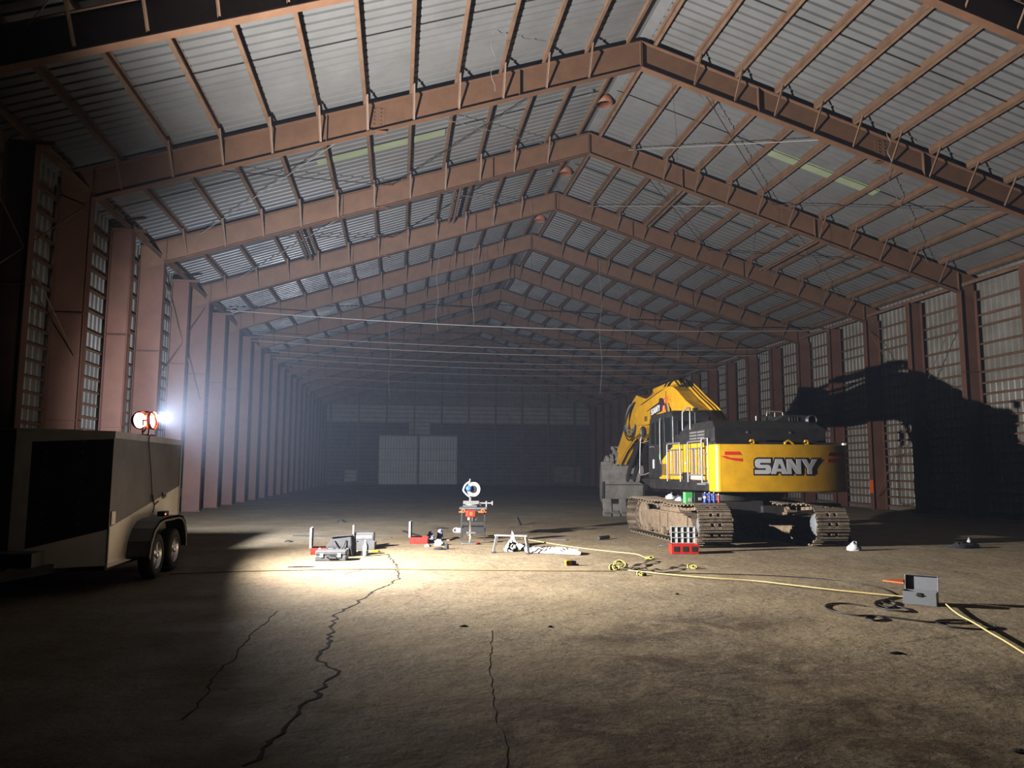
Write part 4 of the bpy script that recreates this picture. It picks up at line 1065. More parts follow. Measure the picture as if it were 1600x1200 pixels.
# stick
SC = 8.46
stk = [(24.95, 4.14), (25.85, 4.34), (26.3, 4.17), (26.6, 3.86), (27.0, 3.56), (28.0, 2.74), (28.5, 2.36), (28.66, 2.12), (28.5, 1.93), (28.2, 1.95), (27.2, 2.48), (26.2, 2.86), (25.7, 2.98), (25.4, 3.2), (25.25, 3.62), (24.95, 3.94)]
mb = MB(); mb.prism(stk, SC-0.26, SC+0.26, 'x')
stick = EB(mb, 'stick', M['yellow'], bevel=0.015)
for i in range(4):
    x = SC-0.3
    p = [(x, 25.9, 4.1), (x-0.10, 26.3, 3.95-0.06*i), (x-0.14-0.02*i, 26.55, 3.5-0.1*i), (x-0.1, 26.35, 3.15-0.12*i), (x-0.02, 26.0, 3.2-0.08*i), (x+0.02, 25.8, 3.5)]
    EB(MB().tube(smoothpath(p, 6), 0.024, 8), 'hose', M['rail'] if i < 2 else M['blackcable'], stick)
mb = MB()
for s in (-0.2, 0.0, 0.2): mb.tube([(SC+s, 26.2, 2.82), (SC+s, 27.2, 2.44), (SC+s, 28.1, 1.95)], 0.028, 8)
EB(mb, 'stick_line', M['yellow'], stick)
bcy = EB(MB().cyl((SC, 26.5, 4.15), (SC, 27.9, 3.16), 0.085, 16), 'bucket_cylinder', M['yellow'])
EB(MB().cyl((SC, 27.9, 3.16), (SC, 28.75, 2.56), 0.05, 12), 'cylinder_rod', M['chrome'], bcy)
mb = MB()
for s in (-0.3, 0.3):
    mb.bar((SC+s, 28.2, 2.3), (SC+s, 28.78, 2.58), 0.05, 0.16, up=(0, -0.4, 1)); mb.bar((SC+s*0.7, 28.78, 2.58), (SC+s*0.7, 29.3, 2.1), 0.05, 0.16, up=(0, 0.6, 1))
mb.cyl((SC-0.36, 28.78, 2.58), (SC+0.36, 28.78, 2.58), 0.07, 14)
EB(mb, 'bucket_link', M['wornsteel'])
# thumb hanging under the stick
mb = MB()
for s in (-0.13, 0.13):
    mb.prism([(26.35, 2.98), (26.65, 2.84), (27.1, 2.4), (27.75, 1.75), (27.95, 1.36), (27.8, 1.3), (27.45, 1.68), (26.75, 2.3), (26.3, 2.62)], SC+0.12+s-0.03, SC+0.12+s+0.03, 'x')
mb.cyl((SC-0.15, 26.6, 2.7), (SC+0.4, 26.6, 2.7), 0.07, 14); mb.box(SC-0.05, SC+0.28, 27.65, 27.9, 1.4, 1.6)
mb.cyl((SC+0.12, 26.7, 2.66), (SC+0.12, 27.6, 1.85), 0.06, 12)
EB(mb, 'thumb', M['darksteel'])
# bucket: opening towards the machine, teeth on the floor
KC, KW = 8.60, 0.83
def KB(mb):
    mb.v = [(KC+(x-KC)*(1-0.24*max(0, y-29.0)), y, z) for x, y, z in mb.v]; return mb
front = [(29.02, 2.06), (28.92, 1.75), (28.86, 1.3), (28.88, 0.95), (28.94, 0.64), (28.99, 0.64), (28.93, 0.95), (28.91, 1.3), (28.97, 1.75), (29.06, 2.02)]
rear = [(29.04, 2.06), (29.5, 2.02), (29.95, 1.7), (30.2, 1.2), (30.15, 0.7), (30.10, 0.7), (30.14, 1.2), (29.9, 1.65), (29.48, 1.96), (29.04, 2.0)]
bk = EB(KB(MB().prism(front, KC-KW, KC+KW, 'x')), 'bucket', M['wornsteel'], bevel=0.008)
EB(KB(MB().prism(rear, KC-KW, KC+KW, 'x')), 'bucket_back', M['wornsteel'], bk, bevel=0.006)
side = [(29.02, 2.06), (29.5, 2.02), (29.95, 1.7), (30.2, 1.2), (30.15, 0.7), (29.7, 0.55), (29.2, 0.5), (28.93, 0.64), (28.87, 0.95), (28.85, 1.3), (28.91, 1.75)]
for x in (KC-KW, KC+KW-0.05):
    EB(KB(MB().prism(side, x, x+0.05, 'x')), 'side_plate', M['wornsteel'], bk, bevel=0.006)
    EB(KB(MB().prism([(28.93, 0.66), (28.86, 0.95), (28.83, 1.3), (28.80, 1.3), (28.82, 0.94), (28.88, 0.62)], x-0.012, x+0.06, 'x')), 'side_cutter', M['darksteel'], bk)
EB(MB().box(KC-KW+0.03, KC+KW-0.03, 28.84, 28.868, 1.17, 1.20), 'wear_strip', M['darksteel'], bk)
for x, w in ((KC-KW+0.17, 0.17), (KC-0.04, 0.13), (KC+KW-0.17, 0.17)):
    EB(MB().prism([(28.87, 0.66), (28.97, 0.66), (28.98, 0.2), (28.9, 0.0), (28.72, 0.0), (28.80, 0.3)], x-w, x+w, 'x'), 'tooth_adapter', M['wornsteel'], bk, bevel=0.015)
for i in range(5):
    x = KC-KW+0.14+i*(2*KW-0.28)/4
    EB(MB().prism([(28.62, 0.0), (28.60, 0.06), (28.84, 0.2), (28.95, 0.18), (28.95, 0.0)], x-0.13, x+0.13, 'x'), 'tooth', M['wornsteel'], bk, bevel=0.01)
EB(MB().prism([(28.84, 0.2), (28.92, 0.45), (28.97, 0.45), (28.98, 0.16)], KC-KW, KC+KW, 'x'), 'lip', M['wornsteel'], bk)
mb = MB()
for s in (-0.42, -0.24, 0.24, 0.42):
    mb.prism([(28.3, 2.08), (28.42, 2.3), (28.62, 2.36), (28.9, 2.24), (29.3, 2.26), (29.42, 2.14), (29.5, 1.98), (28.9, 2.1), (28.5, 1.92)], SC+s-0.03, SC+s+0.03, 'x')
mb.cyl((SC-0.5, 28.5, 2.13), (SC+0.5, 28.5, 2.13), 0.07, 14); mb.cyl((SC-0.5, 29.3, 2.12), (SC+0.5, 29.3, 2.12), 0.06, 14)
EB(mb, 'bucket_ear', M['wornsteel'], bk)
for i in range(3):                                                   # lumpy hooked top of the coupler
    x = KC-KW+0.12+i*0.24
    EB(MB().prism([(28.44, 2.06), (28.5, 2.22), (28.62, 2.3), (28.76, 2.26), (28.84, 2.1)], x-0.06, x+0.06, 'x'), 'coupler_hook', M['wornsteel'], bk, bevel=0.03)
# ------------------------------------------------------------------ tools and clutter on the slab
def TB(mb, o, name, mt, **kw): return mb.build(name, mt, o, **kw)

def organizer(name_label, loc, rz, w, d, h, side, lidh, grp='red parts organisers'):
    """red parts case with its clear lid standing up: side 'left' hinges on -x, 'back' on +y"""
    o = empty('parts_organizer', (*loc, 0), rz, label=name_label, cat='parts organizer', group=grp)
    mb = MB(); t = 0.012
    mb.box(-w/2, w/2, -d/2, d/2, 0, t)
    mb.box(-w/2, w/2, -d/2, -d/2+t, 0, h); mb.box(-w/2, w/2, d/2-t, d/2, 0, h); mb.box(-w/2, -w/2+t, -d/2, d/2, 0, h); mb.box(w/2-t, w/2, -d/2, d/2, 0, h)
    for i in range(1, 4): mb.box(-w/2+w*i/4-0.004, -w/2+w*i/4+0.004, -d/2, d/2, 0, h*0.9)
    mb.box(-w/2, w/2, -0.004, 0.004, 0, h*0.9)
    c = TB(mb, o, 'case', M['red'], bevel=0.004)
    mb = MB()
    for i in range(3): mb.box(-w/2+w*(i+0.5)/3-0.055, -w/2+w*(i+0.5)/3+0.055, -d/2-0.006, -d/2+0.002, h*0.25, h*0.78)
    TB(mb, o, 'front_recess', M['darkplastic'] if side == 'back' else M['red'])
    mb = MB()
    if side == 'left':
        x = -w/2-0.02
        mb.box(x-0.004, x+0.004, -d/2, d/2, h, h+lidh); mb.box(x, x+0.035, -d/2, d/2, h+lidh-0.006, h+lidh); mb.box(x, x+0.035, -d/2, -d/2+0.006, h, h+lidh); mb.box(x, x+0.035, d/2-0.006, d/2, h, h+lidh)
        for i in range(1, 4): mb.box(x, x+0.02, -d/2, d/2, h+lidh*i/4-0.004, h+lidh*i/4+0.004)
    else:
        y = d/2+0.02
        mb.box(-w/2+0.06, w/2, y-0.004, y+0.004, h, h+lidh)
        for z in (h, h+lidh*0.33, h+lidh*0.66, h+lidh): mb.box(-w/2+0.06, w/2, y-0.03, y, z-0.006, z+0.006)
        for i in range(5): mb.box(-w/2+0.06+(w-0.06)*i/4-0.006, -w/2+0.06+(w-0.06)*i/4+0.006, y-0.03, y, h, h+lidh)
    TB(mb, o, 'lid', M['clear'])
    return o
A = (-1.672, 16.045); organizer('red parts case with upright clear lid behind the grey hard case', (A[0]+0.15, A[1]+0.32), 0, 0.36, 0.36, 0.13, 'left', 0.40)
A = (0.340, 18.283); organizer('red parts case with upright clear lid beside the blue rags', (A[0]+0.2, A[1]+0.16), -0.12, 0.42, 0.34, 0.15, 'left', 0.36)
A = (5.644, 15.528); organizer('red parts case with wide clear compartment lid in front of the cab side track', (A[0]+0.30, A[1]+0.12), -0.12, 0.56, 0.30, 0.2, 'back', 0.34)

def hard_case(loc, rz, w, d, h, label):
    o = empty('tool_case', (*loc, 0), rz, label=label, cat='tool case', group='grey hard tool cases')
    TB(MB().box(-w/2, w/2, -d/2, d/2, 0, h*0.55), o, 'case_bottom', M['greyplastic'], bevel=0.018)
    TB(MB().box(-w/2+0.005, w/2-0.005, -d/2+0.005, d/2-0.005, h*0.57, h), o, 'case_top', M['greyplastic'], bevel=0.018)
    for x in (-w*0.28, w*0.28): TB(MB().box(x-0.03, x+0.03, -d/2-0.014, -d/2+0.004, h*0.36, h*0.76), o, 'latch', M['white'], label='pale latch', bevel=0.004)
    TB(MB().tube([(-0.08, -d/2, h*0.5), (-0.08, -d/2-0.04, h*0.5), (0.08, -d/2-0.04, h*0.5), (0.08, -d/2, h*0.5)], 0.012, 8), o, 'handle', M['darkplastic'])
    return o
A = (-1.199, 15.008); hard_case((A[0], A[1]+0.2), -0.06, 0.58, 0.36, 0.19, 'grey hard tool case with two pale latches in front of the black canvas bag')
# black canvas bag
A = (-1.158, 15.536); o = empty('tool_bag', (A[0]+0.07, A[1]+0.44, 0), -0.08, label='slouching black canvas tool bag between red case and grey case', cat='tool bag')
mb = MB()
mb.add([(-0.33, -0.18, 0), (0.34, -0.18, 0), (0.36, 0.2, 0), (-0.33, 0.2, 0), (-0.33, -0.2, 0.2), (0.30, -0.21, 0.22), (0.36, 0.18, 0.24), (-0.3, 0.18, 0.22), (-0.22, -0.06, 0.36), (0.26, -0.08, 0.40), (0.30, 0.08, 0.40), (-0.2, 0.08, 0.36)],
       [(0, 3, 2, 1), (0, 1, 5, 4), (1, 2, 6, 5), (2, 3, 7, 6), (3, 0, 4, 7), (4, 5, 9, 8), (5, 6, 10, 9), (6, 7, 11, 10), (7, 4, 8, 11), (8, 9, 10, 11)])
mb.v = [(x*0.8, y, z) for x, y, z in mb.v]
TB(mb, o, 'bag_body', M['bagcloth'], bevel=0.03, seg=3)
mb = MB()
for x in (-0.16, -0.01, 0.14): mb.box(x-0.05, x+0.05, -0.225, -0.19, 0.03, 0.17)
TB(mb, o, 'pocket', M['greyplastic'], bevel=0.01)
TB(MB().bar((-0.20, -0.05, 0.375), (0.24, -0.04, 0.41), 0.16, 0.02), o, 'flap', M['bagcloth'], bevel=0.008)
TB(MB().tube(smoothpath([(-0.1, -0.15, 0.3), (-0.08, -0.24, 0.26), (0.02, -0.27, 0.15), (0.1, -0.24, 0.24), (0.12, -0.16, 0.32)], 5), 0.012, 8), o, 'carry_strap', M['darkplastic'])
A = (-1.458, 16.022); b = MB().add([(0, 0, 0), (0.11, 0.0, 0), (0.12, 0.1, 0), (0.0, 0.1, 0), (0.02, 0.02, 0.16), (0.1, 0.01, 0.2), (0.1, 0.08, 0.17), (0.03, 0.08, 0.19)], [(0, 3, 2, 1), (4, 5, 6, 7), (0, 1, 5, 4), (1, 2, 6, 5), (2, 3, 7, 6), (3, 0, 4, 7)]).build('rag', M['rag'], loc=(A[0]-0.10, A[1]-0.14, 0), subsurf=2, label='crumpled blue and white rag between the red case and the black bag', cat='rag', group='crumpled rags')
# open grey two-part case behind the bottle
A = (-0.647, 17.070); o = empty('open_tool_box', (A[0], A[1]+0.18, 0), -0.1, label='open dark grey tool box with raised lid behind the water bottle', cat='tool box')
mb = MB(); w, d, h = 0.42, 0.3, 0.16
for q in ((-w/2, w/2, -d/2, -d/2+0.015), (-w/2, w/2, d/2-0.015, d/2), (-w/2, -w/2+0.015, -d/2, d/2), (w/2-0.015, w/2, -d/2, d/2)): mb.box(*q, 0, h)
mb.box(-w/2, w/2, -d/2, d/2, 0, 0.015)
TB(mb, o, 'box_body', M['greyplastic'], bevel=0.006)
mb = MB(); mb.box(-w/2-0.06, w/2-0.06, d/2+0.01, d/2+0.2, 0.0, 0.34)
TB(mb, o, 'raised_lid', M['greyplastic'], bevel=0.02)
TB(MB().box(-w/2-0.03, w/2-0.09, d/2+0.0, d/2+0.02, 0.2, 0.28), o, 'lid_rim', M['rail'])
TB(MB().box(-w/2-0.1, -w/2-0.09, d/2-0.05, d/2+0.2, 0.0, 0.5).box(-w/2-0.1, -w/2-0.07, d/2-0.05, d/2-0.04, 0, 0.5), o, 'side_lid', M['clear'], label='clear plastic side lid standing up')
A = (-0.809, 15.839); o = empty('battery_pack', (A[0]+0.11, A[1]+0.1, 0), 0.05, label='small black battery pack right of the grey hard case', cat='battery')
TB(MB().box(-0.09, 0.09, -0.06, 0.06, 0, 0.07), o, 'housing', M['darkplastic'], bevel=0.008); TB(MB().box(-0.05, 0.05, -0.045, 0.045, 0.07, 0.09), o, 'terminal', M['greyplastic'])
# bottle
def bottle(name, loc, r, h, mt, capm, label, cat, grp=None, band=None):
    o = empty(name, loc, 0, label=label, cat=cat, group=grp)
    TB(MB().lathe([(0.001, 0), (r*0.92, 0.0), (r, 0.02), (r, h*0.3), (r*0.93, h*0.36), (r, h*0.42), (r, h*0.62), (r*0.85, h*0.74), (r*0.42, h*0.86), (r*0.36, h*0.93), (0.001, h*0.93)], None, 18), o, 'bottle_body', mt)
    TB(MB().lathe([(0.001, h*0.93), (r*0.42, h*0.93), (r*0.42, h), (0.001, h)], None, 14), o, 'bottle_cap', capm)
    if band: TB(MB().lathe([(r*1.01, h*0.43), (r*1.012, h*0.44), (r*1.012, h*0.6), (r*1.01, h*0.61)], None, 18), o, 'paper_band', band)
    return o
A = (-0.596, 15.817); bottle('water_bottle', (A[0], A[1], 0), 0.055, 0.31, M['water'], M['white'], 'clear water bottle standing on the slab by the open grey box', 'bottle', band=M['cloth'])
A = (-0.415, 16.524); o = empty('utility_knife', (A[0], A[1], 0), 0.2, label='small yellow hand tool lying right of the water bottle', cat='hand tool')
TB(MB().prism([(-0.09, -0.02), (0.05, -0.025), (0.09, 0.0), (0.05, 0.025), (-0.09, 0.02)], 0, 0.04, 'z'), o, 'grip', M['yellow'], bevel=0.008); TB(MB().box(0.08, 0.13, -0.008, 0.008, 0.012, 0.02), o, 'blade', M['steel'])
# long bars lying on the slab
def floorbar(p, q, w, h, mt, name, label, cat): return MB().bar((*p, h/2+0.001), (*q, h/2+0.001), w, h).build(name, mt, label=label, cat=cat)
floorbar((-2.617, 20.658), (-0.111, 19.860), 0.045, 0.03, M['darksteel'], 'steel_bar', 'long thin steel bar lying on the slab behind the black bag', 'bar')
floorbar((0.190, 21.872), (0.600, 20.171), 0.06, 0.04, M['darksteel'], 'steel_bar', 'short dark steel bar lying behind the red case with blue rags', 'bar')
def clod(px, py, sx, sy, sz, mt, name, label, cat, seed=1, grp=None, rz=0.0):
    A = G_(px, py) if False else None
# rags and bags: crumpled lumps
def lump(name, loc, sx, sy, sz, mt, label, cat, seed, grp=None, rz=0.0, rough=0.35, flat=False):
    rnd = random.Random(seed); mb = MB(); n, m = 14, 8; vs = []
    for j in range(m+1):
        ph = math.pi/2*j/m
        for i in range(n):
            a = 2*math.pi*i/n; k = 1+rough*(rnd.random()-0.5)*2*(0.4 if j == 0 else 1)
            vs.append((sx*math.cos(a)*math.cos(ph)*k, sy*math.sin(a)*math.cos(ph)*k, max(0.0, sz*math.sin(ph)*(1+rough*(rnd.random()-0.5)*1.6)) if j else 0.0))
    fs = [(j*n+i, j*n+(i+1) % n, (j+1)*n+(i+1) % n, (j+1)*n+i) for j in range(m) for i in range(n)]
    mb.add(vs, fs, None, 0, not flat); mb.add(vs[:n], [tuple(reversed(range(n)))])
    return mb.build(name, mt, loc=(*loc, 0.001), rz=rz, label=label, cat=cat, group=grp)
A = (0.809, 18.890); lump('rag', A, 0.10, 0.1, 0.2, M['rag'], 'heaped blue and white rag right of the middle red case', 'rag', 3, 'crumpled rags')
A = (1.031, 19.040); lump('rag', (A[0]+0.03, A[1]+0.15), 0.08, 0.09, 0.24, M['rag'], 'tall crumpled blue rag standing behind the white bag', 'rag', 5, 'crumpled rags')
A = (0.972, 17.913); lump('plastic_bag', A, 0.12, 0.1, 0.12, M['white'], 'crumpled white plastic bag in front of the blue rags', 'bag', 8)
A = (0.700, 17.640); lump('paper_towel', A, 0.07, 0.05, 0.05, M['white'], 'small white crumpled towel touching the middle red case', 'towel', 9)
A = (0.933, 16.912); lump('glove', A, 0.13, 0.05, 0.05, M['bagcloth'], 'dark work glove lying in front of the white bag', 'glove', 11, 'dark work gloves', flat=True)
A = (1.092, 17.032); lump('glove', A, 0.05, 0.05, 0.11, M['bagcloth'], 'dark work glove standing up right of its mate', 'glove', 12, 'dark work gloves')
A = (1.257, 22.970); lump('offcut', A, 0.28, 0.05, 0.035, M['darksteel'], 'dark metal scrap lying left of the workbench shadow', 'scrap', 13, flat=True)
A = (-1.769, 26.020); lump('shackle', A, 0.13, 0.07, 0.07, M['darksteel'], 'small dark lump alone on the slab beyond the long bar', 'scrap', 14)
A = (-2.510, 19.040); lump('shackle', A, 0.09, 0.05, 0.04, M['darksteel'], 'tiny dark lump at the edge of the trailer shadow', 'scrap', 15)
A = (-1.647, 14.187); lump('mud_smear', (A[0], A[1]), 0.26, 0.05, 0.012, M['crack'], 'thin dark smear of dirt left of the grey hard case', 'dirt', 16, rough=0.5)
A = (1.226, 18.683); floorbar((1.247, 19.019), (1.531, 19.895), 0.07, 0.03, M['wood'], 'wood_offcut', 'brown wood offcut lying right of the blue rags', 'offcut')

# folding workbench with the chop saw
WB = (1.900, 19.309); o = empty('folding_workbench', (WB[0], WB[1]+0.15, 0), -0.12, label='black folding workbench with orange jaw ends under the chop saw', cat='workbench')
for x in (-0.29, 0.29):
    for (y0, y1) in ((-0.28, -0.08), (0.28, 0.08)):
        TB(MB().bar((x, y0, 0.0), (x*0.98, y1, 0.72), 0.035, 0.035), o, 'leg', M['darkplastic'])
for y, z, h in ((-0.24, 0.16, 0.13), (-0.18, 0.36, 0.07)): TB(MB().box(-0.29, 0.29, y-0.012, y+0.012, z, z+h), o, 'cross_panel', M['darkplastic'], bevel=0.004)
TB(MB().box(-0.27, 0.27, -0.16, 0.2, 0.29, 0.31), o, 'shelf', M['darkplastic'])
for y in (-0.15, 0.15): TB(MB().box(-0.34, 0.34, y-0.1, y+0.1, 0.74, 0.79), o, 'jaw', M['greyplastic'], bevel=0.006)
TB(MB().box(-0.28, 0.28, -0.2, 0.2, 0.68, 0.74), o, 'jaw_frame', M['darkplastic'], bevel=0.006)
for x in (-0.24, 0.24):
    TB(MB().box(x-0.11, x+0.09, -0.27, -0.23, 0.66, 0.70), o, 'jaw_end', M['orange'], label='orange jaw end', bevel=0.01)
    TB(MB().cyl((x, -0.23, 0.71), (x, -0.29, 0.71), 0.05, 14), o, 'vice_knob', M['orange'], label='orange vice knob')
    TB(MB().cyl((x, -0.288, 0.71), (x, -0.294, 0.71), 0.026, 12), o, 'knob_cap', M['darkplastic'])
s = empty('chop_saw', (WB[0]-0.06, WB[1]+0.15, 0.791), -0.12, label='blue and white chop saw with its blade raised on the folding workbench', cat='chop saw')
TB(MB().box(-0.2, 0.16, -0.17, 0.17, 0, 0.05), s, 'saw_base', M['greyplastic'], bevel=0.012)
TB(MB().cyl((0, 0, 0.05), (0, 0, 0.07), 0.14, 24), s, 'turntable', M['aluminium'])
TB(MB().box(-0.2, 0.2, 0.04, 0.07, 0.07, 0.15), s, 'fence', M['rail'])
TB(MB().bar((-0.03, 0.1, 0.04), (-0.02, 0.02, 0.30), 0.05, 0.05), s, 'pivot_arm', M['aluminium'], bevel=0.008)
Mb = Matrix.Translation((0.07, -0.02, 0.44)) @ Matrix.Rotation(R(-20), 4, 'Z') @ Matrix.Rotation(R(90), 4, 'X')
TB(MB().lathe([(0.001, -0.035), (0.17, -0.035), (0.18, -0.03), (0.18, 0.03), (0.17, 0.035), (0.001, 0.035)], Mb, 32), s, 'blade_guard', M['white'], label='round white blade guard')
TB(MB().lathe([(0.001, 0.036), (0.1, 0.036), (0.1, 0.045), (0.001, 0.045)], Mb, 24), s, 'guard_plate', M['darksteel'])
TB(MB().lathe([(0.001, 0.02), (0.07, 0.02), (0.07, 0.16), (0.05, 0.19), (0.001, 0.19)], Matrix.Translation((-0.06, 0, 0.44)) @ Matrix.Rotation(R(80), 4, 'X') , 20), s, 'motor', M['bluetool'], label='blue motor housing')
TB(MB().tube(smoothpath([(-0.05, -0.02, 0.62), (-0.14, -0.05, 0.55), (-0.19, -0.06, 0.42), (-0.12, -0.04, 0.32), (-0.04, -0.02, 0.26)], 5), 0.024, 10), s, 'handle', M['white'])
TB(MB().bar((-0.05, -0.03, 0.56), (-0.02, -0.05, 0.70), 0.03, 0.03), s, 'dust_port', M['rail'])
v = empty('bar_clamp', (WB[0]+0.27, WB[1]+0.08, 0.791), -0.1, label='silver bar clamp lying on the right end of the workbench', cat='clamp')
TB(MB().bar((-0.12, 0, 0.1), (0.2, 0, 0.1), 0.03, 0.03), v, 'bar', M['aluminium']); TB(MB().box(0.03, 0.06, -0.03, 0.03, 0.0, 0.15), v, 'jaw', M['aluminium']); TB(MB().box(0.18, 0.21, -0.03, 0.03, 0.05, 0.15), v, 'end_stop', M['aluminium']); TB(MB().box(-0.12, -0.08, -0.02, 0.02, 0, 0.1), v, 'foot', M['darksteel'])
# white jug behind the bench leg
A = (1.673, 21.300); o = empty('jug', (A[0], A[1]+0.05, 0), 0, label='white plastic jug on its side behind the left workbench leg', cat='jug')
TB(MB().box(-0.06, 0.14, -0.07, 0.07, 0, 0.14), o, 'jug_body', M['white'], bevel=0.035, seg=3)
TB(MB().tube(smoothpath([(-0.03, 0, 0.02), (-0.11, 0, 0.03), (-0.13, 0, 0.08), (-0.09, 0, 0.125), (-0.02, 0, 0.13)], 5), 0.017, 8), o, 'handle', M['white'])
# red headed drill stand
A = (1.697, 18.152); o = empty('drill_stand', (A[0], A[1], 0), 0, label='red headed drill on an upright steel stand in front of the workbench', cat='drill stand')
TB(MB().box(-0.2, 0.18, -0.12, 0.12, 0, 0.04), o, 'base_plate', M['rail'], bevel=0.01)
TB(MB().cyl((0, 0.02, 0.04), (0, 0.02, 0.62), 0.032, 16), o, 'column', M['chrome'])
TB(MB().box(-0.08, 0.13, -0.09, 0.07, 0.24, 0.28).cyl((-0.06, 0.02, 0.2), (0.06, 0.02, 0.2), 0.02, 10), o, 'table', M['rail'], bevel=0.006)
TB(MB().box(-0.1, 0.13, -0.1, 0.1, 0.62, 0.78), o, 'drill_head', M['red'], bevel=0.035, seg=3)
TB(MB().box(-0.02, 0.05, -0.108, -0.098, 0.66, 0.74), o, 'badge_panel', M['orange'])
TB(MB().cyl((0.06, -0.06, 0.53), (0.06, -0.06, 0.62), 0.03, 12, r2=0.035), o, 'chuck', M['darksteel'])
TB(MB().tube(smoothpath([(0.1, -0.05, 0.6), (0.14, -0.08, 0.55), (0.16, -0.1, 0.62)], 4), 0.012, 8), o, 'feed_lever', M['darksteel'])
TB(MB().ball((-0.03, -0.06, 0.58), 0.035, 0.035, 0.035), o, 'depth_knob', M['white'])
TB(MB().tube(smoothpath([(0.14, -0.13, 0.02), (0.18, -0.16, 0.06), (0.16, -0.18, 0.03), (0.12, -0.2, 0.02)], 5), 0.02, 8), o, 'air_line', M['red'])
# low aluminium work platform with a white cloth over its end
A = (1.979, 16.153); B2 = (2.085, 16.142); o = empty('work_platform', (A[0]+0.02, A[1], 0), -0.35, label='low aluminium folding work platform right of the drill stand', cat='work platform')
for y in (0.02, 0.14):
    TB(MB().bar((0.0, y-0.04, 0.0), (0.06, y, 0.35), 0.04, 0.028), o, 'leg', M['aluminium']); TB(MB().bar((0.74, y-0.04, 0.0), (0.68, y, 0.35), 0.04, 0.028), o, 'leg', M['aluminium'])
    for (x,) in ((0.0,), (0.74,)): TB(MB().box(x-0.03, x+0.03, y-0.07, y-0.01, 0, 0.025), o, 'rubber_foot', M['darkplastic'])
TB(MB().box(0.03, 0.72, -0.02, 0.16, 0.345, 0.375), o, 'deck', M['aluminium'], bevel=0.006)
TB(MB().bar((0.03, 0.0, 0.18), (0.03, 0.14, 0.18), 0.02, 0.02), o, 'rung', M['aluminium'])
# white cloth: ruffled sheet trailing along the slab
rnd = random.Random(21)
pa = [(2.631, 17.750), (2.671, 16.874), (2.744, 16.461), (3.101, 16.294), (3.452, 16.002), (3.715, 15.727)]
mb = MB(); vs = []; nn = 30; mm = 9
for i in range(nn+1):
    t = i/nn*(len(pa)-1); k = min(int(t), len(pa)-2); f = t-k
    c = Vector((*pa[k], 0)).lerp(Vector((*pa[k+1], 0)), f)
    wid = 0.30+0.25*math.sin(math.pi*i/nn)
    for j in range(mm+1):
        u = j/mm-0.5
        z = 0.004+(0.06+0.10*rnd.random())*(1-abs(2*u)**3)*(0.7+0.6*math.sin(i*1.9+j*2.1)) + (0.26 if i < 2 else 0.12 if i == 2 else 0)*(1-abs(2*u))
        vs.append((c.x+rnd.uniform(-.02, .02), c.y+u*wid*1.5+rnd.uniform(-.03, .03), max(0.004, z)))
mb.add(vs, [(i*(mm+1)+j, (i+1)*(mm+1)+j, (i+1)*(mm+1)+j+1, i*(mm+1)+j+1) for i in range(nn) for j in range(mm)], None, 0, True)
clo = mb.build('dust_sheet', M['cloth'], label='long crumpled white dust sheet trailing right from the work platform', cat='dust sheet')
sm = clo.modifiers.new('thick', 'SOLIDIFY'); sm.thickness = 0.006; sm.offset = 1
sm = clo.modifiers.new('soft', 'SUBSURF'); sm.levels = 1; sm.render_levels = 1
A = (2.426, 16.363); lump('paper_towel', (A[0], A[1]+0.1), 0.13, 0.12, 0.2, M['cloth'], 'crumpled white towel heaped under the work platform end', 'towel', 31)
# odds and ends further right
A = (3.141, 13.852); o = empty('cordless_drill', (A[0]-0.03, A[1]+0.04, 0), 0.1, label='yellow and black cordless drill lying alone in mid floor', cat='drill')
TB(MB().box(-0.08, 0.04, -0.05, 0.05, 0.0, 0.1), o, 'drill_body', M['yellow'], bevel=0.015); TB(MB().cyl((0.04, 0, 0.06), (0.12, 0, 0.05), 0.03, 12), o, 'chuck', M['darkplastic']); TB(MB().box(0.02, 0.17, -0.045, 0.045, 0.0, 0.03), o, 'battery', M['darkplastic'], bevel=0.008); TB(MB().box(-0.075, -0.03, -0.055, -0.045, 0.03, 0.08), o, 'motor_vent', M['darkplastic'])
A = (3.832, 24.092); MB().bar((0, 0, 0.0), (-0.10, 0.1, 0.22), 0.12, 0.05).build('paddle', M['darksteel'], loc=(A[0], A[1], 0.02), label='dark flat paddle standing tilted beyond the workbench shadow', cat='paddle', bevel=0.006)
floorbar((3.768, 18.956), (4.147, 18.920), 0.11, 0.03, M['rail'], 'steel_strip', 'flat grey steel strip lying between cord and bucket shadow', 'strip')
A, B2 = (4.956, 18.844), (5.308, 19.172); MB().tube([(*A, 0.05), (*B2, 0.05)], 0.045, 12).build('pipe_offcut', M['blackcable'], label='short black pipe offcut lying left of the excavator track', cat='pipe')
A = (6.071, 17.111); lump('wrench', (A[0]+0.02, A[1]+0.05), 0.17, 0.04, 0.03, M['steel'], 'shiny steel tool lying left of the right hand red case', 'hand tool', 33, flat=True, rz=-0.2)

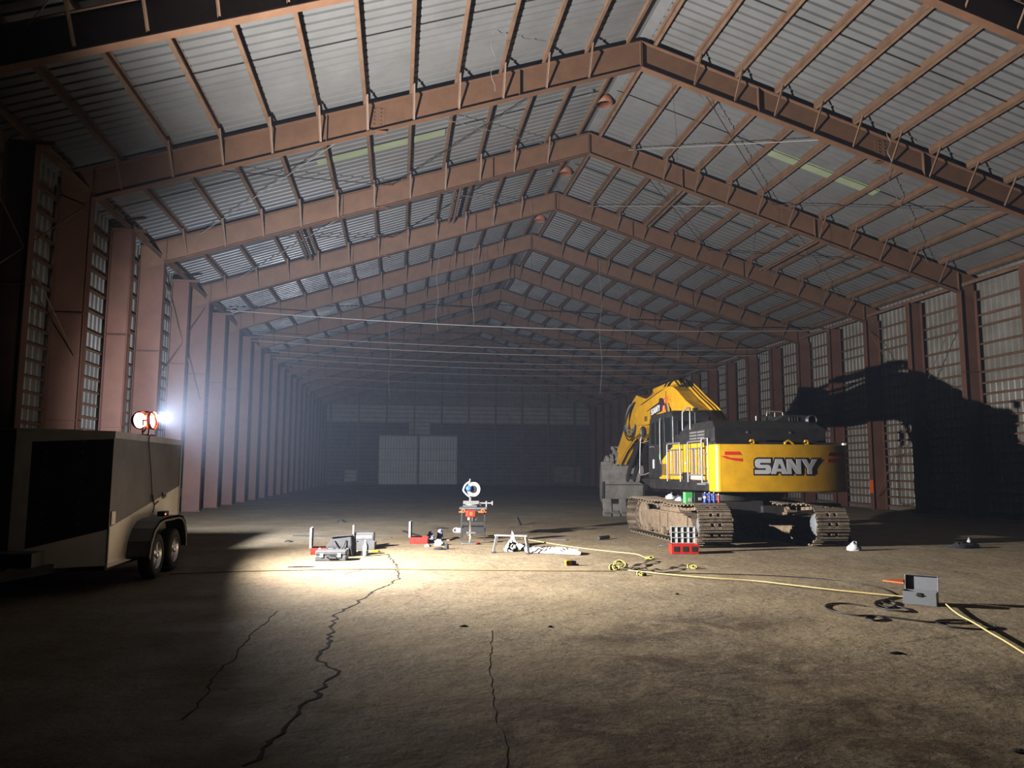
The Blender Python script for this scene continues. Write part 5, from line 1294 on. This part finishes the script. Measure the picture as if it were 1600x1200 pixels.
# cords and hoses
def cordline(pts, r, mt, name, label, cat='cord', n=8, wob=0.0, seed=2, dz=0.0):
    rnd = random.Random(seed); P_ = [Vector((p[0]+rnd.uniform(-wob, wob), p[1]+rnd.uniform(-wob, wob), r+0.001+dz)) for p in pts]
    return MB().tube(smoothpath(P_, n), r, 6).build(name, mt, label=label, cat=cat)
cordline([(-3.647, 13.400), (-3.011, 13.567), (-2.313, 13.653), (-1.271, 13.706), (-0.195, 13.673), (0.890, 13.468), (1.968, 13.264), (2.822, 13.085), (3.692, 12.989)], 0.008, M['dirtycord'], 'extension_cord', 'thin yellow cord running across the slab from trailer to strap heap', wob=0.02)
cordline([(3.115, 19.376), (3.483, 18.302), (3.964, 17.027), (4.457, 16.156), (4.849, 15.610), (4.885, 15.130), (4.866, 14.792)], 0.010, M['yellowcord'], 'extension_cord', 'yellow cord running from the work platform to the strap plug', wob=0.01)
cordline([(3.907, 12.881), (4.133, 12.611), (4.527, 12.178), (5.000, 11.757), (5.478, 11.423), (5.838, 10.922), (6.172, 10.457), (6.517, 10.075), (6.797, 9.773)], 0.009, M['yellowcord'], 'air_hose', 'yellow hose running straight from the strap heap to the grey tool box', 'hose', dz=0.024)
cordline([(6.962, 9.158), (6.755, 8.779), (6.580, 8.428), (6.410, 7.995), (6.186, 7.484), (6.019, 7.085), (5.812, 6.631), (5.587, 6.105)], 0.010, M['yellowcord'], 'air_hose', 'yellow hose running from the grey tool box out of view at right', 'hose', dz=0.024)
cordline([(4.077, 12.780), (5.095, 12.504), (6.057, 12.159), (6.700, 11.709), (7.026, 11.178), (7.060, 10.594), (6.874, 10.033)], 0.007, M['blackcable'], 'black_cable', 'thin black cable curving from the strap heap to the grey tool box', 'cable')
cordline([(6.822, 9.930), (6.564, 9.749), (6.235, 9.534), (6.033, 9.177), (6.077, 8.948), (6.219, 8.844), (6.329, 9.096), (6.281, 9.334), (6.350, 9.570), (6.501, 9.602), (6.411, 9.367), (6.150, 9.118), (6.148, 9.350)], 0.011, M['blackcable'], 'black_cable', 'black cable coiled tightly in front of the grey tool box', 'cable', 10)
cordline([(5.926, 9.283), (5.774, 9.491), (5.547, 9.470), (5.368, 9.257), (5.323, 8.953), (5.442, 8.688), (5.564, 8.673), (5.652, 8.581), (5.607, 8.429), (5.448, 8.372), (5.445, 8.527), (5.610, 8.667), (5.798, 8.484), (5.969, 8.270), (6.101, 8.179), (6.331, 8.114), (6.500, 8.205), (6.392, 8.295), (6.131, 8.250), (6.058, 7.968), (6.240, 7.806), (6.465, 7.778), (6.600, 7.900), (6.531, 8.016)], 0.010, M['blackcable'], 'black_cable', 'long black cable in wide loops left of the yellow hose', 'cable', 10)
# straps
def strap(pts, w, mt, label, seed):
    rnd = random.Random(seed); P_ = smoothpath([Vector((*p, 0.012)) for p in pts], 6); mb = MB(); vs = []
    N = len(P_)
    for i, p in enumerate(P_):
        d = (P_[min(i+1, N-1)]-P_[max(i-1, 0)]).normalized(); s_ = Vector((-d.y, d.x, 0)); z = 0.012+0.02*abs(math.sin(i*0.7+seed))
        for q, dz in ((-1, 0), (1, 0), (1, 0.006), (-1, 0.006)): vs.append(p+s_*q*w/2+Vector((0, 0, z+dz+(0.02*math.sin(i*.9+seed) if q > 0 else 0))))
    fs = [(4*i+j, 4*i+(j+1) % 4, 4*i+4+(j+1) % 4, 4*i+4+j) for i in range(N-1) for j in range(4)]
    mb.add(vs, fs); return mb.build('ratchet_strap', mt, label=label, cat='strap', group='ratchet straps')
strap([(3.913, 13.049), (4.173, 13.371), (4.532, 13.893), (4.863, 14.363)], 0.07, M['brownstrap'], 'dark strap running from the yellow heap up to the plug', 1)
strap([(3.965, 12.958), (4.182, 13.105), (4.320, 12.835), (4.621, 12.886), (4.888, 13.203), (5.147, 13.355), (5.284, 13.432)], 0.06, M['brownstrap'], 'dark strap snaking right from the yellow heap to the far buckle', 2)
for i, (px, py, rr, lb) in enumerate(((963, 891, 0.06, 'yellow strap coil at the left end of the strap heap'), (973, 888, 0.085, 'large yellow strap coil standing in the strap heap'), (1008, 893, 0.04, 'yellow and white strap end in the middle of the dark strap'), (1085, 889, 0.045, 'yellow strap buckle at the right end of the snaking strap'), (1018, 874, 0.045, 'yellow plug ring where cord and dark strap meet'))):
    A = (lambda a: a)( [(3.772, 13.150), (3.959, 13.394), (4.016, 12.388), (5.192, 13.170), (4.918, 14.677)][i])
    mb = MB(); rnd = random.Random(40+i)
    for k in range(3):
        ring = []; th = rnd.uniform(-.5, .5); tl = rnd.uniform(0.5, 1.1)
        for j in range(16):
            a = 2*math.pi*j/16; x, z = rr*math.cos(a)*(1+.12*math.sin(3*a+k)), rr*math.sin(a)*tl
            ring.append((x*math.cos(th)-0.03*k, x*math.sin(th)+z*0.5+0.03*k, max(0.012, rr*tl*0.75+z*0.75)))
        mb.tube(ring, 0.014, 6, closed=True)
    mb.build('strap_coil', M['strap'], loc=(*A, 0), label=lb, cat='strap', group='yellow strap coils')
# grey steel tool box, lid open
A, B2 = Vector((*(6.566, 9.445), 0)), Vector((*(6.846, 9.172), 0))
d = (B2-A); L_ = d.length; o = empty('steel_tool_box', ((A+B2)/2).to_tuple(), math.atan2(d.y, d.x), label='grey steel tool box with its lid open beside the yellow hose', cat='tool box')
w, dd, h = L_, 0.20, 0.165
mb = MB(); t = 0.006
for q in ((-w/2, w/2, 0, t), (-w/2, w/2, dd-t, dd), (-w/2, -w/2+t, 0, dd), (w/2-t, w/2, 0, dd)): mb.box(*q, 0, h)
mb.box(-w/2, w/2, 0, dd, 0, t)
TB(mb, o, 'box_body', M['grey'], bevel=0.003)
Ml = Matrix.Translation((0, dd, h)) @ Matrix.Rotation(R(-8), 4, 'X')
mb = MB(); mb.box(-w/2, w/2, 0.045, 0.051, 0, 0.19, Ml)
for q in ((-w/2, -w/2+t, 0, 0.05, 0, 0.19), (w/2-t, w/2, 0, 0.05, 0, 0.19), (-w/2, w/2, 0, 0.05, 0.184, 0.19)): mb.box(*q, Ml)
TB(mb, o, 'lid', M['grey'], bevel=0.003)
mb = MB(); mb.box(-0.025, 0.025, -0.012, 0.0, h-0.06, h-0.01); mb.prism([(-0.05, h-0.045), (0.05, h-0.045), (0.0, h-0.01)], -0.016, -0.011, 'y')
TB(mb, o, 'latch', M['darksteel'])
A, B2, C2 = (7.587, 11.392), (7.741, 11.096), (7.935, 11.496)
MB().prism([A, B2, (B2[0]+0.2, B2[1]+0.3), C2], 0.002, 0.016, 'z').build('marker_flag', M['orange'], label='flat orange plastic sheet on the slab behind the grey tool box', cat='marker')
# things right of the excavator
A = (9.924, 15.734); lump('plastic_bag', (A[0], A[1]+0.12), 0.15, 0.12, 0.17, M['white'], 'crumpled white plastic bag at the foot of the leaning plank', 'bag', 52)
A = (10.687, 16.808); B2 = (10.630, 17.161)
MB().bar((A[0]+0.02, A[1]+0.25, 0.01), (10.27, A[1]+0.75, 0.62), 0.14, 0.05, up=(1, 0, 0.4)).build('leaning_plank', M['darksteel'], label='dark plank leaning against the outer edge of the right track', cat='plank')
A = (12.789, 16.004); lump('jacket', (A[0], A[1]+0.12), 0.40, 0.16, 0.11, M['bagcloth'], 'dark jacket dropped on the slab in front of the right wall', 'jacket', 55, rough=0.45)
A = (13.352, 16.702); lump('paper_cup', (A[0], A[1]-0.05), 0.05, 0.04, 0.16, M['white'], 'small white scrap of paper on the dark jacket', 'paper', 56)
A = (4.698, 6.900); lump('mud_clod', A, 0.07, 0.035, 0.014, M['crack'], 'flat black patch of dirt in the right foreground', 'dirt', 57, rough=0.4)
A = (3.821, 4.430); lump('mud_clod', A, 0.05, 0.04, 0.012, M['crack'], 'flat black patch of dirt in the bottom right corner', 'dirt', 58, rough=0.4)
A = (1.690, 8.507); lump('mud_clod', A, 0.028, 0.02, 0.014, M['crack'], 'small dark clod of dirt left of the brown stain', 'dirt', 59)
A = (0.756, 8.658); lump('mud_clod', A, 0.05, 0.022, 0.014, M['crack'], 'small dark clod of dirt beside the right hand crack', 'dirt', 60)
A = (3.879, 10.497); lump('mud_clod', A, 0.025, 0.03, 0.02, M['crack'], 'tiny clod of dirt under the straight yellow hose', 'dirt', 61)

# things standing on the cab side track
ZT = 0.988
A = (6.613, 17.080); o = empty('glove_box', (A[0], A[1], ZT), 0.1, label='bright green carton standing on the cab side track', cat='carton')
TB(MB().box(-0.09, 0.09, -0.06, 0.06, 0, 0.24), o, 'carton_body', M['green'], bevel=0.004); TB(MB().box(-0.02, 0.07, -0.064, -0.058, 0.03, 0.11), o, 'printed_patch', M['white'])
A = (6.829, 17.080); o = empty('battery_charger', (A[0], A[1], ZT), 0.1, label='black box between green carton and blue bottles on the track', cat='box')
TB(MB().box(-0.10, 0.10, -0.07, 0.07, 0, 0.23), o, 'housing', M['darkplastic'], bevel=0.012); TB(MB().box(0.0, 0.08, -0.075, -0.068, 0.06, 0.12), o, 'label_panel', M['white'])
for i, (px, lb) in enumerate(((1102, 'blue bottle on the track, nearest to the black box'), (1109, 'blue bottle on the track between two others'), (1116, 'blue bottle on the track next to the red can'))):
    A = [(6.988, 16.980), (7.096, 16.980), (7.203, 16.980)][i]
    bottle('fluid_bottle', (A[0], A[1], ZT), 0.042, 0.24, M['blue'], M['white'], lb, 'bottle', 'blue bottles on the track', band=M['white'] if i == 0 else None)
A = (7.312, 16.980); o = empty('spray_can', (A[0], A[1], ZT), 0, label='red spray can at the end of the bottle row on the track', cat='spray can')
TB(MB().lathe([(0.001, 0), (0.032, 0), (0.033, 0.01), (0.033, 0.15), (0.024, 0.175), (0.001, 0.175)], None, 16), o, 'can', M['red']); TB(MB().lathe([(0.001, 0.175), (0.02, 0.175), (0.018, 0.21), (0.001, 0.21)], None, 12), o, 'nozzle_cap', M['white'])
for i, (a, b2, mt, lb) in enumerate(((0.10, 0.13, 'white', 'white rag lump furthest along the cab side track'), (0.11, 0.12, 'bagcloth', 'black rag lump on the track behind the green carton'), (0.13, 0.09, 'rag', 'blue rag on the track left of the green carton'))):
    A = [(6.98, 19.2), (6.98, 18.6), (6.82, 18.1)][i]
    q = lump('rag', A, 0.12, 0.15, b2, M[mt], lb, 'rag', 70+i, 'rags on the track'); q.location.z = [1.0, 1.0, 0.99][i]
